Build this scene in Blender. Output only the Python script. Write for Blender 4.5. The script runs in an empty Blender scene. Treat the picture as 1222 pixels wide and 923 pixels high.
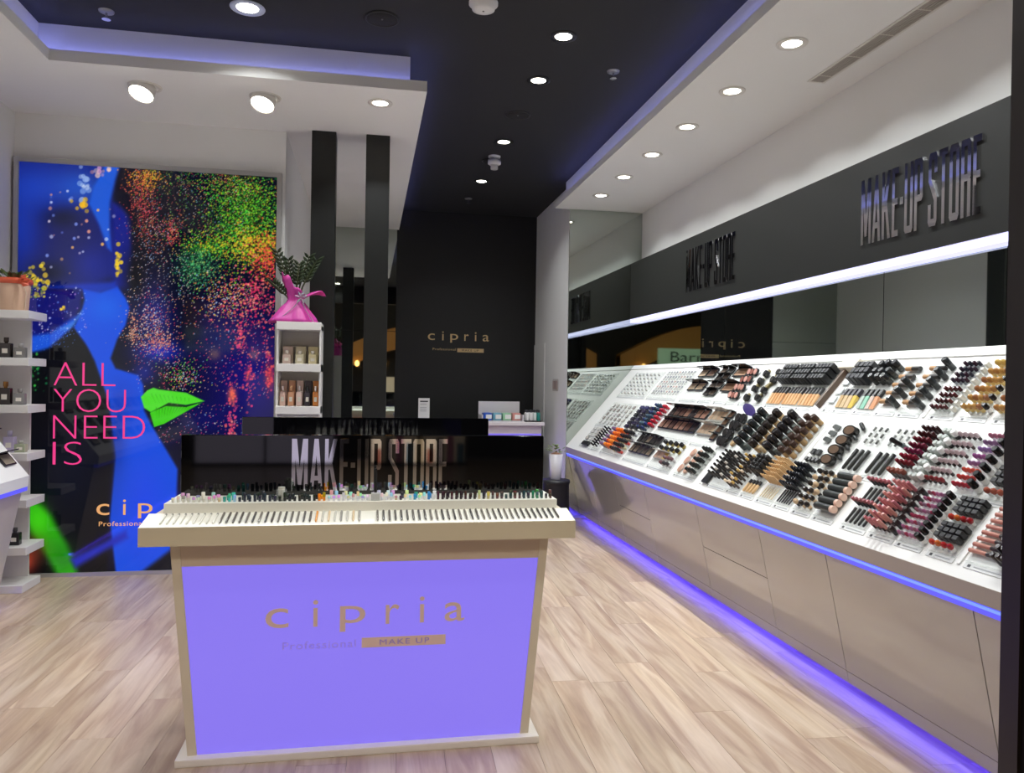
import bpy, bmesh, math, random
import numpy as np
from mathutils import Matrix, Vector
random.seed(7)
S = bpy.context.scene
COL = S.collection

# ------------------------------------------------------------------ camera
F, CX, CY = 922.0, 611.0, 461.5            # focal length and centre for a 1222 x 923 frame
def _n(v): v = np.array(v, float); return v / np.linalg.norm(v)
_d1 = _n([440 - CX, -(454 - CY), -F]); _d2 = _n([5600 - CX, -(538 - CY), -F])
_d2 = _n(_d2 - _d1 * (_d1 @ _d2)); _d3 = np.cross(_d2, _d1)
RC = np.array([_d2, _d1, _d3]); EYE = np.array([0, 0, 1.5])
def xz(v): return (v[0], v[2])
def proj(p):
    c = RC.T @ (np.array(p, float) - EYE); return CX + F * c[0] / -c[2], CY - F * c[1] / -c[2]
cam_d = bpy.data.cameras.new('camera'); cam_d.sensor_width = 36; cam_d.lens = F / 1222 * 36
cam_d.clip_start = 0.05; cam_d.clip_end = 100
cam = bpy.data.objects.new('camera', cam_d); COL.objects.link(cam)
cam.matrix_world = Matrix([list(RC[0]) + [EYE[0]], list(RC[1]) + [EYE[1]], list(RC[2]) + [EYE[2]], [0, 0, 0, 1]])
S.camera = cam

# ------------------------------------------------------------------ world, exposure
W = bpy.data.worlds.new('world'); S.world = W; W.use_nodes = True
W.node_tree.nodes['Background'].inputs[0].default_value = (0.9, 0.93, 1.0, 1)
W.node_tree.nodes['Background'].inputs[1].default_value = 0.25
vs = S.view_settings
S.display_settings.display_device = 'sRGB'
vs.view_transform = 'Standard'; vs.look = 'None'; vs.gamma = 1.0; vs.use_curve_mapping = False
vs.exposure = 0.12
E_FILL = 20.0                                   # strength of the fill panels added over the mall walkway
P_DOWN, P_SOFF, P_SPOT = 7.6, 8.0, 11.0      # watts of the downlights in the black ceiling, the soffit, the tilting spots
E_COVE, E_FASC, E_TOE, E_LIP = 4.6, 4.5, 24.0, 0.8   # strengths of the led strips

# ------------------------------------------------------------------ materials
def lin(c):
    r = []
    for v in c:
        v /= 255.0
        r.append(v / 12.92 if v <= 0.04045 else ((v + 0.055) / 1.055) ** 2.4)
    return tuple(r) + (1.0,)
MATS = {}
def mat(name, rgb, rough=0.5, metal=0.0, emit=None, es=1.0, coat=0.0, spec=0.5, trans=0.0, bump=0.0, bscale=60):
    if name in MATS: return MATS[name]
    m = bpy.data.materials.new(name); m.use_nodes = True; MATS[name] = m
    nt = m.node_tree; b = nt.nodes['Principled BSDF']
    b.inputs['Base Color'].default_value = lin(rgb); b.inputs['Roughness'].default_value = rough
    b.inputs['Metallic'].default_value = metal; b.inputs['Coat Weight'].default_value = coat
    b.inputs['Specular IOR Level'].default_value = spec; b.inputs['Transmission Weight'].default_value = trans
    if emit: b.inputs['Emission Color'].default_value = lin(emit); b.inputs['Emission Strength'].default_value = es
    if bump:
        tc = nt.nodes.new('ShaderNodeTexCoord'); n = nt.nodes.new('ShaderNodeTexNoise'); n.inputs['Scale'].default_value = bscale
        bp = nt.nodes.new('ShaderNodeBump'); bp.inputs['Strength'].default_value = bump; bp.inputs['Distance'].default_value = 0.01
        nt.links.new(tc.outputs['Object'], n.inputs['Vector']); nt.links.new(n.outputs['Fac'], bp.inputs['Height']); nt.links.new(bp.outputs['Normal'], b.inputs['Normal'])
    return m
def M(rgb, rough=0.35, metal=0.0):
    return mat('plastic_%d_%d_%d_%d_%d' % (*rgb, rough * 100, metal * 10), rgb, rough, metal)
m_white = mat('white_paint', (238, 238, 235), 0.75, bump=0.02)
m_soffit = mat('white_soffit_paint', (240, 240, 238), 0.8, bump=0.02)
m_blackwall = mat('black_wall_paint', (26, 28, 28), 0.5, bump=0.03)
m_blackceil = mat('black_ceiling_paint', (34, 35, 38), 0.75, bump=0.03)
m_fascia = mat('charcoal_fascia', (35, 36, 34), 0.45)
m_column = mat('black_column_laminate', (25, 27, 25), 0.4)
m_mirror = mat('tinted_mirror', (184, 192, 185), 0.02, 1.0)
m_chrome = mat('polished_chrome', (228, 228, 232), 0.04, 1.0)
m_gold = mat('polished_gold', (232, 208, 160), 0.38, 1.0)
m_goldprint = mat('gold_foil_print', (190, 166, 140), 0.45, 0.0, emit=(140, 112, 122), es=0.45)
m_display = mat('white_display_lacquer', (243, 243, 239), 0.3)
m_panel = mat('greige_gloss_panel', (182, 177, 170), 0.13, coat=1.0)
m_panel.node_tree.nodes['Principled BSDF'].inputs['Coat IOR'].default_value = 1.6; m_panel.node_tree.nodes['Principled BSDF'].inputs['Coat Roughness'].default_value = 0.06
m_lipedge = mat('greige_lip', (176, 164, 150), 0.35)
m_dark = mat('dark_gap', (20, 19, 18), 0.8)
m_cream = mat('cream_laminate', (214, 203, 180), 0.45)
m_creamtop = mat('cream_solid_top', (240, 238, 226), 0.4)
m_taupe = mat('taupe_laminate', (206, 190, 170), 0.45)
m_blackgloss = mat('black_acrylic', (6, 6, 8), 0.04, coat=0.3)
m_lilac = mat('backlit_lilac_panel', (96, 88, 146), 0.25, emit=(136, 118, 250), es=0.74)
m_post = mat('dark_bronze_frame', (12, 8, 6), 0.5, spec=0.2)
m_black = mat('black_plastic', (22, 22, 23), 0.35)
m_lamp = mat('lamp_glow', (255, 255, 255), 0.5, emit=(255, 248, 232), es=14)
m_whitetrim = mat('white_trim', (225, 222, 216), 0.4)
m_ledblue = mat('led_blue', (200, 205, 255), 0.5, emit=(82, 66, 255), es=E_TOE)
m_ledcove = mat('led_cove', (200, 205, 255), 0.5, emit=(152, 158, 255), es=E_COVE)
m_lip = mat('led_lip', (70, 70, 150), 0.4, emit=(92, 88, 255), es=E_LIP)
m_lip2 = mat('led_lip_lens', (90, 110, 190), 0.3, emit=(120, 160, 255), es=E_LIP)
m_ledwhite = mat('led_fascia', (240, 240, 255), 0.5, emit=(222, 222, 255), es=E_FASC)
m_diff = mat('led_diffuser', (225, 225, 250), 0.4, emit=(204, 204, 252), es=0.95)
def acrylic():
    m = bpy.data.materials.new('clear_acrylic'); m.use_nodes = True; nt = m.node_tree; nt.nodes.clear()
    o = nt.nodes.new('ShaderNodeOutputMaterial'); t = nt.nodes.new('ShaderNodeBsdfTransparent'); p = nt.nodes.new('ShaderNodeBsdfPrincipled'); x = nt.nodes.new('ShaderNodeMixShader')
    t.inputs[0].default_value = (0.975, 0.98, 0.978, 1); p.inputs['Base Color'].default_value = (0.75, 0.78, 0.76, 1); p.inputs['Roughness'].default_value = 0.08
    x.inputs[0].default_value = 0.09
    nt.links.new(t.outputs[0], x.inputs[1]); nt.links.new(p.outputs[0], x.inputs[2]); nt.links.new(x.outputs[0], o.inputs[0]); return m
m_acry = acrylic()
def wood():
    m = bpy.data.materials.new('laminate_oak'); m.use_nodes = True; nt = m.node_tree; N = nt.nodes; L = nt.links
    b = N['Principled BSDF']; tc = N.new('ShaderNodeTexCoord'); oi = N.new('ShaderNodeObjectInfo')
    ad = N.new('ShaderNodeVectorMath'); ad.operation = 'ADD'
    sc = N.new('ShaderNodeVectorMath'); sc.operation = 'SCALE'; sc.inputs['Scale'].default_value = 37.0
    cb = N.new('ShaderNodeCombineXYZ'); L.new(oi.outputs['Random'], cb.inputs[0]); L.new(oi.outputs['Random'], cb.inputs[1]); L.new(cb.outputs[0], sc.inputs[0])
    L.new(tc.outputs['Object'], ad.inputs[0]); L.new(sc.outputs[0], ad.inputs[1])
    mp = N.new('ShaderNodeMapping'); mp.inputs['Scale'].default_value = (9.0, 0.9, 1.0); L.new(ad.outputs[0], mp.inputs[0])
    n1 = N.new('ShaderNodeTexNoise'); n1.inputs['Scale'].default_value = 1.3; n1.inputs['Detail'].default_value = 5; n1.inputs['Distortion'].default_value = 1.3; L.new(mp.outputs[0], n1.inputs['Vector'])
    mp2 = N.new('ShaderNodeMapping'); mp2.inputs['Scale'].default_value = (70.0, 3.0, 1.0); L.new(ad.outputs[0], mp2.inputs[0])
    n2 = N.new('ShaderNodeTexNoise'); n2.inputs['Scale'].default_value = 1.0; n2.inputs['Detail'].default_value = 3; L.new(mp2.outputs[0], n2.inputs['Vector'])
    cr = N.new('ShaderNodeValToRGB'); e = cr.color_ramp.elements
    e[0].position = 0.28; e[0].color = lin((172, 148, 130)); e[1].position = 0.72; e[1].color = lin((218, 203, 184))
    x = cr.color_ramp.elements.new(0.42); x.color = lin((188, 166, 146)); x = cr.color_ramp.elements.new(0.55); x.color = lin((205, 187, 166)); L.new(n1.outputs['Fac'], cr.inputs[0])
    mp3 = N.new('ShaderNodeMapping'); mp3.inputs['Scale'].default_value = (4.0, 0.8, 1.0); L.new(ad.outputs[0], mp3.inputs[0])
    n3 = N.new('ShaderNodeTexNoise'); n3.inputs['Scale'].default_value = 1.1; n3.inputs['Detail'].default_value = 2; L.new(mp3.outputs[0], n3.inputs['Vector'])
    c3 = N.new('ShaderNodeValToRGB'); c3.color_ramp.elements[0].position = .35; c3.color_ramp.elements[0].color = (1.0, .945, .865, 1); c3.color_ramp.elements[1].position = .65; c3.color_ramp.elements[1].color = (.97, .92, .92, 1); L.new(n3.outputs['Fac'], c3.inputs[0])
    mc = N.new('ShaderNodeVectorMath'); mc.operation = 'MULTIPLY'; L.new(cr.outputs[0], mc.inputs[0]); L.new(c3.outputs[0], mc.inputs[1])
    mr = N.new('ShaderNodeMapRange'); mr.inputs[1].default_value = 0.3; mr.inputs[2].default_value = 0.7; mr.inputs[3].default_value = 0.93; mr.inputs[4].default_value = 1.05; L.new(n2.outputs['Fac'], mr.inputs[0])
    mr2 = N.new('ShaderNodeMapRange'); mr2.inputs[3].default_value = 0.82; mr2.inputs[4].default_value = 1.0; L.new(oi.outputs['Random'], mr2.inputs[0])
    mu = N.new('ShaderNodeMath'); mu.operation = 'MULTIPLY'; L.new(mr.outputs[0], mu.inputs[0]); L.new(mr2.outputs[0], mu.inputs[1])
    mx = N.new('ShaderNodeVectorMath'); mx.operation = 'SCALE'; L.new(mc.outputs[0], mx.inputs[0]); L.new(mu.outputs[0], mx.inputs['Scale'])
    L.new(mx.outputs[0], b.inputs['Base Color']); b.inputs['Roughness'].default_value = 0.36; return m
m_wood = wood()

# ------------------------------------------------------------------ mesh helpers
class MB:
    """collects shapes; build() links them as one mesh object"""
    def __init__(s): s.v = []; s.f = []; s.mi = []; s.sm = []
    def add(s, vs, fs, mi=0, smooth=False):
        o = len(s.v); s.v += [tuple(p) for p in vs]
        for f in fs: s.f.append([i + o for i in f]); s.mi.append(mi); s.sm.append(smooth)
        return s
    def box(s, x0, x1, y0, y1, z0, z1, mi=0):
        v = [(x0, y0, z0), (x1, y0, z0), (x1, y1, z0), (x0, y1, z0), (x0, y0, z1), (x1, y0, z1), (x1, y1, z1), (x0, y1, z1)]
        return s.add(v, [(0, 3, 2, 1), (4, 5, 6, 7), (0, 1, 5, 4), (1, 2, 6, 5), (2, 3, 7, 6), (3, 0, 4, 7)], mi)
    def rbox(s, x0, x1, y0, y1, z0, z1, b=0.005, seg=1, mi=0):
        bm = bmesh.new(); bmesh.ops.create_cube(bm, size=1)
        for v in bm.verts: v.co = ((x0 + x1) / 2 + v.co.x * (x1 - x0), (y0 + y1) / 2 + v.co.y * (y1 - y0), (z0 + z1) / 2 + v.co.z * (z1 - z0))
        bmesh.ops.bevel(bm, geom=bm.edges[:], offset=b, segments=seg, affect='EDGES', profile=0.7)
        bm.verts.index_update(); s.add([v.co[:] for v in bm.verts], [[v.index for v in f.verts] for f in bm.faces], mi); bm.free(); return s
    def prism(s, poly, axis, a0, a1, mi=0):
        """poly in the plane of the two other axes (cyclic order y,z / x,z / x,y); extruded along axis"""
        def P(p, a): return {'x': (a, p[0], p[1]), 'y': (p[0], a, p[1]), 'z': (p[0], p[1], a)}[axis]
        n = len(poly); v = [P(p, a0) for p in poly] + [P(p, a1) for p in poly]
        f = [list(range(n))[::-1], list(range(n, 2 * n))] + [(i, (i + 1) % n, n + (i + 1) % n, n + i) for i in range(n)]
        return s.add(v, f, mi)
    def lathe(s, prof, n=16, ax='z', mi=0, c=(0, 0, 0), smooth=True, caps=True):
        v = []
        for r, h in prof:
            for i in range(n):
                a = 2 * math.pi * i / n; p = (r * math.cos(a), r * math.sin(a), h)
                if ax == 'x': p = (h, p[0], p[1])
                if ax == 'y': p = (p[1], h, p[0])
                v.append((p[0] + c[0], p[1] + c[1], p[2] + c[2]))
        f = [(j * n + i, j * n + (i + 1) % n, (j + 1) * n + (i + 1) % n, (j + 1) * n + i) for j in range(len(prof) - 1) for i in range(n)]
        s.add(v, f, mi, smooth)
        if caps: s.add(v[:n], [list(range(n))[::-1]], mi); s.add(v[-n:], [list(range(n))], mi)
        return s
    def tube(s, pts, r, n=6, mi=0):
        pts = [Vector(p) for p in pts]; v = []; rr = r if isinstance(r, (list, tuple)) else [r] * len(pts)
        for k, p in enumerate(pts):
            t = (pts[min(k + 1, len(pts) - 1)] - pts[max(k - 1, 0)]).normalized()
            a = t.cross(Vector((0.31, 0.2, 0.93))).normalized(); b = t.cross(a)
            v += [p + (a * math.cos(2 * math.pi * i / n) + b * math.sin(2 * math.pi * i / n)) * rr[k] for i in range(n)]
        f = [(j * n + i, j * n + (i + 1) % n, (j + 1) * n + (i + 1) % n, (j + 1) * n + i) for j in range(len(pts) - 1) for i in range(n)]
        s.add(v, f, mi, True); s.add(v[:n], [list(range(n))[::-1]], mi); s.add(v[-n:], [list(range(n))], mi); return s
    def mesh(s, name, mats):
        me = bpy.data.meshes.new(name); me.from_pydata(s.v, [], s.f)
        for m in (mats if isinstance(mats, (list, tuple)) else [mats]): me.materials.append(m)
        me.polygons.foreach_set('material_index', s.mi); me.polygons.foreach_set('use_smooth', s.sm)
        bm = bmesh.new(); bm.from_mesh(me); bmesh.ops.recalc_face_normals(bm, faces=bm.faces[:]); bm.to_mesh(me); bm.free()
        me.update(); return me
    def build(s, name, mats, parent=None, **tags):
        return link(name, s.mesh(name, mats), parent, **tags)
def link(name, data, parent=None, label=None, cat=None, group=None, kind=None, mw=None):
    o = bpy.data.objects.new(name, data); COL.objects.link(o)
    if parent is not None: o.parent = parent
    if mw is not None: o.matrix_world = mw
    if label: o['label'] = label
    if cat: o['category'] = cat
    if group: o['group'] = group
    if kind: o['kind'] = kind
    return o
def thing(name, label, cat, loc=(0, 0, 0), rz=0, group=None, kind=None):
    o = link(name, None, None, label, cat, group, kind); o.location = loc; o.rotation_euler = (0, 0, rz); return o
def dup(root, loc, label=None, rz=None):
    def cp(o, par):
        c = o.copy(); COL.objects.link(c); c.parent = par
        for ch in list(o.children): cp(ch, c)
        return c
    r = cp(root, None); r.location = loc
    if rz is not None: r.rotation_euler = (0, 0, rz)
    if label: r['label'] = label
    return r
def box(name, x0, x1, y0, y1, z0, z1, m, parent=None, bevel=0, **tags):
    b = MB(); (b.rbox(x0, x1, y0, y1, z0, z1, bevel) if bevel else b.box(x0, x1, y0, y1, z0, z1)); return b.build(name, m, parent, **tags)
def struct(name, label, cat, mb, m, parent=None): return mb.build(name, m, parent, label=label, cat=cat, kind='structure')
def text_mesh(txt, size, ext=0.002, space=1.0, sx=1.0, offset=0.0, align='LEFT'):
    c = bpy.data.curves.new('txt', 'FONT'); c.body = txt; c.size = size; c.extrude = ext; c.space_character = space; c.offset = offset; c.align_x = align; c.resolution_u = 4
    o = bpy.data.objects.new('txt', c); me = bpy.data.meshes.new_from_object(o); bpy.data.objects.remove(o); bpy.data.curves.remove(c)
    if sx != 1: me.transform(Matrix.Diagonal((sx, 1, 1, 1)))
    return me
def text(name, txt, width, m, parent, origin, xdir, ydir, height=None, ext=0.002, space=1.0, offset=0.0, label=None):
    """text whose lower left corner is at origin, running along xdir, upright along ydir, fitted to width (and height)"""
    me = text_mesh(txt, 1.0, 0.0, space, 1.0, offset); co = np.zeros(len(me.vertices) * 3); me.vertices.foreach_get('co', co); co = co.reshape(-1, 3)
    mn = co.min(0); sz = co.max(0) - mn; sx = width / sz[0]; sy = sx if height is None else height / sz[1]
    bpy.data.meshes.remove(me)
    me = text_mesh(txt, 1.0, 1.0, space, 1.0, offset); X, Y = Vector(xdir), Vector(ydir); Z = X.cross(Y); O = Vector(origin)
    for v in me.vertices:
        c = v.co; v.co = O + X * ((c.x - mn[0]) * sx) + Y * ((c.y - mn[1]) * sy) + Z * (c.z * ext)
    me.materials.append(m); return link(name, me, parent, label=label)

def cipria(parent, m, x0, y, zbase, width, xh, ext):
    """the widely spaced brand word, one part per letter; faces -Y"""
    for ch, a, b, lo, hi in (('c', 0, .112, 0, 1), ('i', .231, .256, 0, 1.36), ('p', .364, .492, -.32, 1), ('r', .594, .664, 0, 1), ('i', .767, .792, 0, 1.36), ('a', .897, 1, 0, 1)):
        text('letter', ch, (b - a) * width, m, parent, (x0 + a * width, y, zbase + lo * xh), (1, 0, 0), (0, 0, 1), (hi - lo) * xh, ext)
# block letters, condensed, in a box of height 1
def R4(x0, x1, y0, y1): return [(x0, y0), (x1, y0), (x1, y1), (x0, y1)]
_s = .095
GL = {
 'M': (.42, [R4(0, _s, 0, 1), R4(.42 - _s, .42, 0, 1), [(.165, .12), (.255, .12), (.13, 1), (.04, 1)], [(.165, .12), (.255, .12), (.38, 1), (.29, 1)]]),
 'A': (.34, [[(0, 0), (.095, 0), (.205, 1), (.115, 1)], [(.245, 0), (.34, 0), (.225, 1), (.135, 1)], R4(.075, .265, .2, .29)]),
 'K': (.34, [R4(0, _s, 0, 1), [(_s, .4), (.16, .42), (.33, 1), (.225, 1), (_s, .58)], [(.12, .47), (.19, .56), (.34, 0), (.235, 0)]]),
 'E': (.24, [R4(0, _s, 0, 1), R4(_s, .24, .91, 1), R4(_s, .21, .46, .55), R4(_s, .24, 0, .09)]),
 '-': (.12, [R4(0, .12, .44, .54)]),
 'U': (.30, [R4(0, _s, .05, 1), R4(.30 - _s, .30, .05, 1), [(0, .05), (.04, 0), (.26, 0), (.30, .05), (.205, .1), (.095, .1)]]),
 'P': (.29, [R4(0, _s, 0, 1), R4(_s, .25, .91, 1), R4(_s, .25, .40, .49), [(.195, .45), (.25, .40), (.29, .45), (.29, .95), (.25, 1), (.195, .95)]]),
 'S': (.29, [[(0, .93), (.04, 1), (.25, 1), (.29, .93), (.195, .9), (.095, .9)], R4(0, _s, .62, .93), R4(.195, .29, .72, .93), [(0, .62), (_s, .64), (.29, .38), (.195, .34)], R4(.195, .29, .07, .38), R4(0, _s, .07, .3), [(0, .07), (.04, 0), (.25, 0), (.29, .07), (.195, .1), (.095, .1)]]),
 'T': (.28, [R4(.0925, .1875, 0, 1), R4(0, .0925, .91, 1), R4(.1875, .28, .91, 1)]),
 'O': (.30, [R4(0, _s, .06, .94), R4(.205, .30, .06, .94), [(0, .94), (_s, .9), (.205, .9), (.30, .94), (.26, 1), (.04, 1)], [(0, .06), (.04, 0), (.26, 0), (.30, .06), (.205, .1), (.095, .1)]]),
 'R': (.30, [R4(0, _s, 0, 1), R4(_s, .25, .91, 1), R4(_s, .25, .46, .55), [(.195, .5), (.25, .46), (.295, .51), (.295, .95), (.25, 1), (.195, .95)], R4(.2, .295, 0, .48)]),
}
def block_sign(txt, W_, H_, m, parent, origin, xdir, ydir, ext=0.006):
    adv = []; x = 0
    for ch in txt:
        if ch == ' ': x += .14; adv.append(None); continue
        adv.append(x); x += GL[ch][0] + .055
    k = W_ / (x - .055); X, Y = Vector(xdir), Vector(ydir); Z = X.cross(Y); O = Vector(origin)
    for ch, a in zip(txt, adv):
        if a is None: continue
        mb = MB()
        for pi, poly in enumerate(GL[ch][1]):
            n = len(poly)
            lo = [O + X * ((a + p[0]) * k) + Y * (p[1] * H_) for p in poly]; hi = [q + Z * (ext + pi * .0003) for q in lo]
            mb.add(lo + hi, [list(range(n))[::-1], list(range(n, 2 * n))] + [(i, (i + 1) % n, n + (i + 1) % n, n + i) for i in range(n)])
        mb.build('letter', m, parent)

# ------------------------------------------------------------------ the room
XL, XR, YB, YF = -2.6, 3.015, 10.05, 1.62          # left wall, right wall, back wall, shop front line
ZS, ZC, YE = 3.44, 3.70, 8.33                       # soffit height, black ceiling, end of the make-up wall
XRET = 2.166                                        # face of the return wall beside the till
# floor and planks
floor = struct('floor', 'wood look laminate floor of the shop', 'floor', MB().box(XL, XR, YF, YB, -0.05, -0.0105), m_dark)
def clip(poly, x0, x1, y0, y1):
    for ax, lim, sg in ((0, x0, 1), (0, x1, -1), (1, y0, 1), (1, y1, -1)):
        out = []
        for i in range(len(poly)):
            a, b = poly[i], poly[(i + 1) % len(poly)]; da, db = sg * (a[ax] - lim), sg * (b[ax] - lim)
            if da >= 0: out.append(a)
            if da * db < 0: t = da / (da - db); out.append((a[0] + t * (b[0] - a[0]), a[1] + t * (b[1] - a[1])))
        poly = out
        if len(poly) < 3: return []
    return poly
ang = math.radians(2.4); ux, uy = (math.cos(ang), -math.sin(ang)), (math.sin(ang), math.cos(ang))
PW, PL, GAP = 0.192, 1.30, 0.0006
for i in range(-20, 22):
    off = random.random() * PL
    for j in range(-1, 9):
        a0, a1 = i * PW + GAP, (i + 1) * PW - GAP; b0 = YF - 0.6 + j * PL + off - PL; b1 = b0 + PL - 2 * GAP
        q = [(a * ux[0] + b * uy[0], a * ux[1] + b * uy[1]) for a, b in ((a0, b0), (a1, b0), (a1, b1), (a0, b1))]
        q = clip(q, XL, XR, YF, YB)
        if len(q) < 3 or abs(sum(q[k][0] * q[(k + 1) % len(q)][1] - q[(k + 1) % len(q)][0] * q[k][1] for k in range(len(q)))) < 0.02: continue
        MB().prism(q, 'z', -0.0105, 0.0).build('plank', m_wood, floor)
# walls
struct('wall_left', 'white wall along the side with the perfume shelves', 'wall', MB().box(XL - 0.1, XL, YF, YB, 0, ZC), m_white)
struct('wall_right', 'white wall above and behind the make-up display', 'wall', MB().box(XR, XR + 0.1, YF, YB, 0, ZC), m_white)
struct('wall_back', 'black back wall carrying the gold lettering', 'wall', MB().box(XL, XR, YB, YB + 0.1, 0, ZC), m_blackwall)
struct('wall_poster', 'white partition wall behind the backlit poster', 'wall', MB().box(XL, -0.665, 6.30, 6.45, 0, ZS).box(-0.78, -0.665, 6.45, YB, 0, ZS), m_white)
wr = struct('wall_return', 'white return wall between the till and the make-up display', 'wall', MB().box(XRET, XR, YE + 0.02, YB, 0, ZC), m_white)
struct('wall_front', 'dark wall beside the shop entrance', 'wall', MB().box(1.72, XR + 0.1, 1.42, YF, 0, ZC).box(XL - 0.1, -2.45, 1.42, YF, 0, ZC).box(-2.45, 1.72, 1.42, YF, 3.3, ZC), m_post)
# ceiling
struct('ceiling', 'matt black high ceiling of the shop', 'ceiling', MB().box(XL, XR, YF, YB, ZC, ZC + 0.1), m_blackceil)
# soffits: slab with raised lip and set-back upright to the black ceiling
so = struct('ceiling_soffit_left', 'white dropped soffit with lit cove above the poster', 'soffit',
    MB().box(XL, 0.355, 5.21, YB, ZS, ZS + 0.015).box(XL, -1.965, YF, 5.21, ZS, ZS + 0.015)
        .box(-1.965, 0.355, 5.21, 5.225, ZS + .015, ZS + .07).box(0.34, 0.355, 5.225, YB, ZS + .015, ZS + .07).box(-1.98, -1.965, YF, 5.225, ZS + .015, ZS + .07)
        .box(XL, 0.245, 5.30, YB, ZS + 0.015, ZC).box(XL, -2.06, YF, 5.30, ZS + 0.015, ZC), m_soffit)
struct('ceiling_soffit_right', 'white dropped soffit with lit cove above the make-up display', 'soffit',
    MB().box(2.0, XR, YF, YE + 0.02, ZS, ZS + 0.015).box(2.0, 2.015, YF, YE + .02, ZS + .015, ZS + .065).box(2.09, XR, YF, 8.22, ZS + 0.015, ZC), m_soffit)
def strip(name, label, m, pts, r=0.012, group=None):
    return MB().tube(pts, r, 6).build(name, m, None, label=label, cat='led strip', group=group)
strip('cove_led_strip', 'blue led strip lying in the cove above the poster soffit', m_ledcove, [(-2.005, YF + .1, ZS + .03), (-2.005, 5.255, ZS + .03), (0.30, 5.255, ZS + .03), (0.30, YB - .02, ZS + .03)])
strip('cove_led_strip', 'blue led strip lying in the cove above the make-up wall soffit', m_ledcove, [(2.045, YF + .1, ZS + .03), (2.045, 8.2, ZS + .03)])
# columns
for x0, lab in ((-0.463, 'black square column beside the white perfume tower'), (-0.047, 'black square column standing free next to the open back wall')):
    box('column', x0, x0 + 0.185, 6.21, 6.42, 0, ZS, m_column, None, 0.004, label=lab, cat='column', kind='structure')
# mirror behind the columns, two panes with a joint
mr = thing('wall_mirror', 'tall two-pane tinted mirror on the wall behind the black columns', 'mirror', (0, 0, 0))
box('pane', -0.66, 0.33, YB - 0.02, YB - 0.002, 2.135, ZS - 0.002, m_mirror, mr); box('pane', -0.66, 0.33, YB - 0.02, YB - 0.002, 0.02, 2.13, m_mirror, mr)
# mirror at the end of the make-up display
em = thing('wall_mirror', 'tall tinted mirror on the end wall of the make-up display', 'mirror')
box('pane', XRET + 0.004, XR - 0.003, YE, YE + 0.018, 0.03, ZS - 0.003, m_mirror, em)
# door in the return wall, and switch
dr = struct('door_1', 'white flush door in the return wall beside the till', 'door', MB().box(XRET - 0.012, XRET - 0.001, 9.43, YB - 0.01, 0, 2.0), mat('door_white', (240, 240, 236), 0.5))
sw = thing('wall_switch', 'small grey double switch on the white return wall', 'switch')
box('plate', XRET - 0.008, XRET - 0.0005, 8.72, 8.98, 1.41, 1.55, mat('switch_grey', (196, 192, 188), 0.4), sw, 0.003)
for y0 in (8.74, 8.86): box('rocker', XRET - 0.014, XRET - 0.008, y0, y0 + 0.1, 1.43, 1.53, M((178, 160, 156)), sw, 0.002)
# shopfront frame at the right edge of the view
fp = thing('shopfront_frame', 'dark bronze shopfront frame post at the entrance', 'door frame', kind='structure')
box('post', 1.655, 1.76, 1.63, 1.76, 0, 3.4, m_post, fp, 0.003)
box('edge_trim', 1.645, 1.655, 1.70, 1.76, 0, 3.4, mat('bronze_edge', (26, 17, 10), 0.45), fp)

# ------------------------------------------------------------------ ceiling fittings
def area_light(name, loc, power, size, col=(0.955, 0.985, 1.0), rot=(0, 0, 0), spread=128, parent=None):
    d = bpy.data.lights.new(name, 'AREA'); d.shape = 'DISK'; d.size = size; d.energy = power; d.color = col; d.spread = math.radians(spread)
    o = bpy.data.objects.new(name, d); COL.objects.link(o)
    if parent: o.parent = parent
    o.location = loc; o.rotation_euler = rot; return o
def downlight(x, y, z, ring_m, label, group, power, R=0.085):
    t = thing('downlight', label, 'ceiling light', (x, y, z), 0, group)
    MB().lathe([(R * .62, -0.001), (R * .66, -0.006), (R, -0.007), (R * 1.02, -0.003), (R, 0.0)], 24, caps=False).build('trim_ring', ring_m, t)
    MB().lathe([(0.001, -0.003), (R * .64, -0.003), (R * .64, -0.0005), (0.001, -0.0005)], 20, caps=False).build('lamp', m_lamp, t)
    area_light('lamp_light', (0, 0, -0.012), power, R * 1.2, parent=t)
    return t
G1, G2 = 'round downlights in the black ceiling', 'round downlights in the make-up wall soffit'
for y, l in ((4.77, 'black rimmed downlight nearest the shop entrance in the row over the aisle'), (5.50, 'black rimmed downlight just before the round black speaker over the aisle'), (6.97, 'black rimmed downlight between the round speaker and the heat detector over the aisle'), (8.39, 'black rimmed downlight nearest the black back wall over the aisle')):
    downlight(1.18, y, ZC, m_black, l, G1, P_DOWN)
for i, y in enumerate((4.81, 3.36, 1.95)): downlight(-0.74, y, ZC, m_black if i else M((190, 200, 225)), 'downlight with pale rim in the black ceiling before the cove' if i == 0 else ('', 'black rimmed downlight over the lit island counter', 'black rimmed downlight between the lit island counter and the entrance')[i], G1, P_DOWN, 0.10)
for y, l in ((3.2, 'black rimmed downlight over the aisle beside the lit island counter'), (1.95, 'black rimmed downlight over the aisle just inside the entrance')): downlight(1.18, y, ZC, m_black, l, G1, P_DOWN)
for k in range(-2, 6): downlight(2.318, 4.012 + k * 0.7285, ZS, m_whitetrim, 'white rimmed soffit downlight, %s counted from the end mirror of the make-up wall' % ('first', 'second', 'third', 'fourth', 'fifth', 'sixth', 'seventh', 'eighth')[5 - k], G2, P_SOFF)
downlight(0.05, 5.49, ZS, m_whitetrim, 'white rimmed downlight in the poster soffit before the columns', 'white downlights in the poster soffit', P_SOFF)
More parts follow.
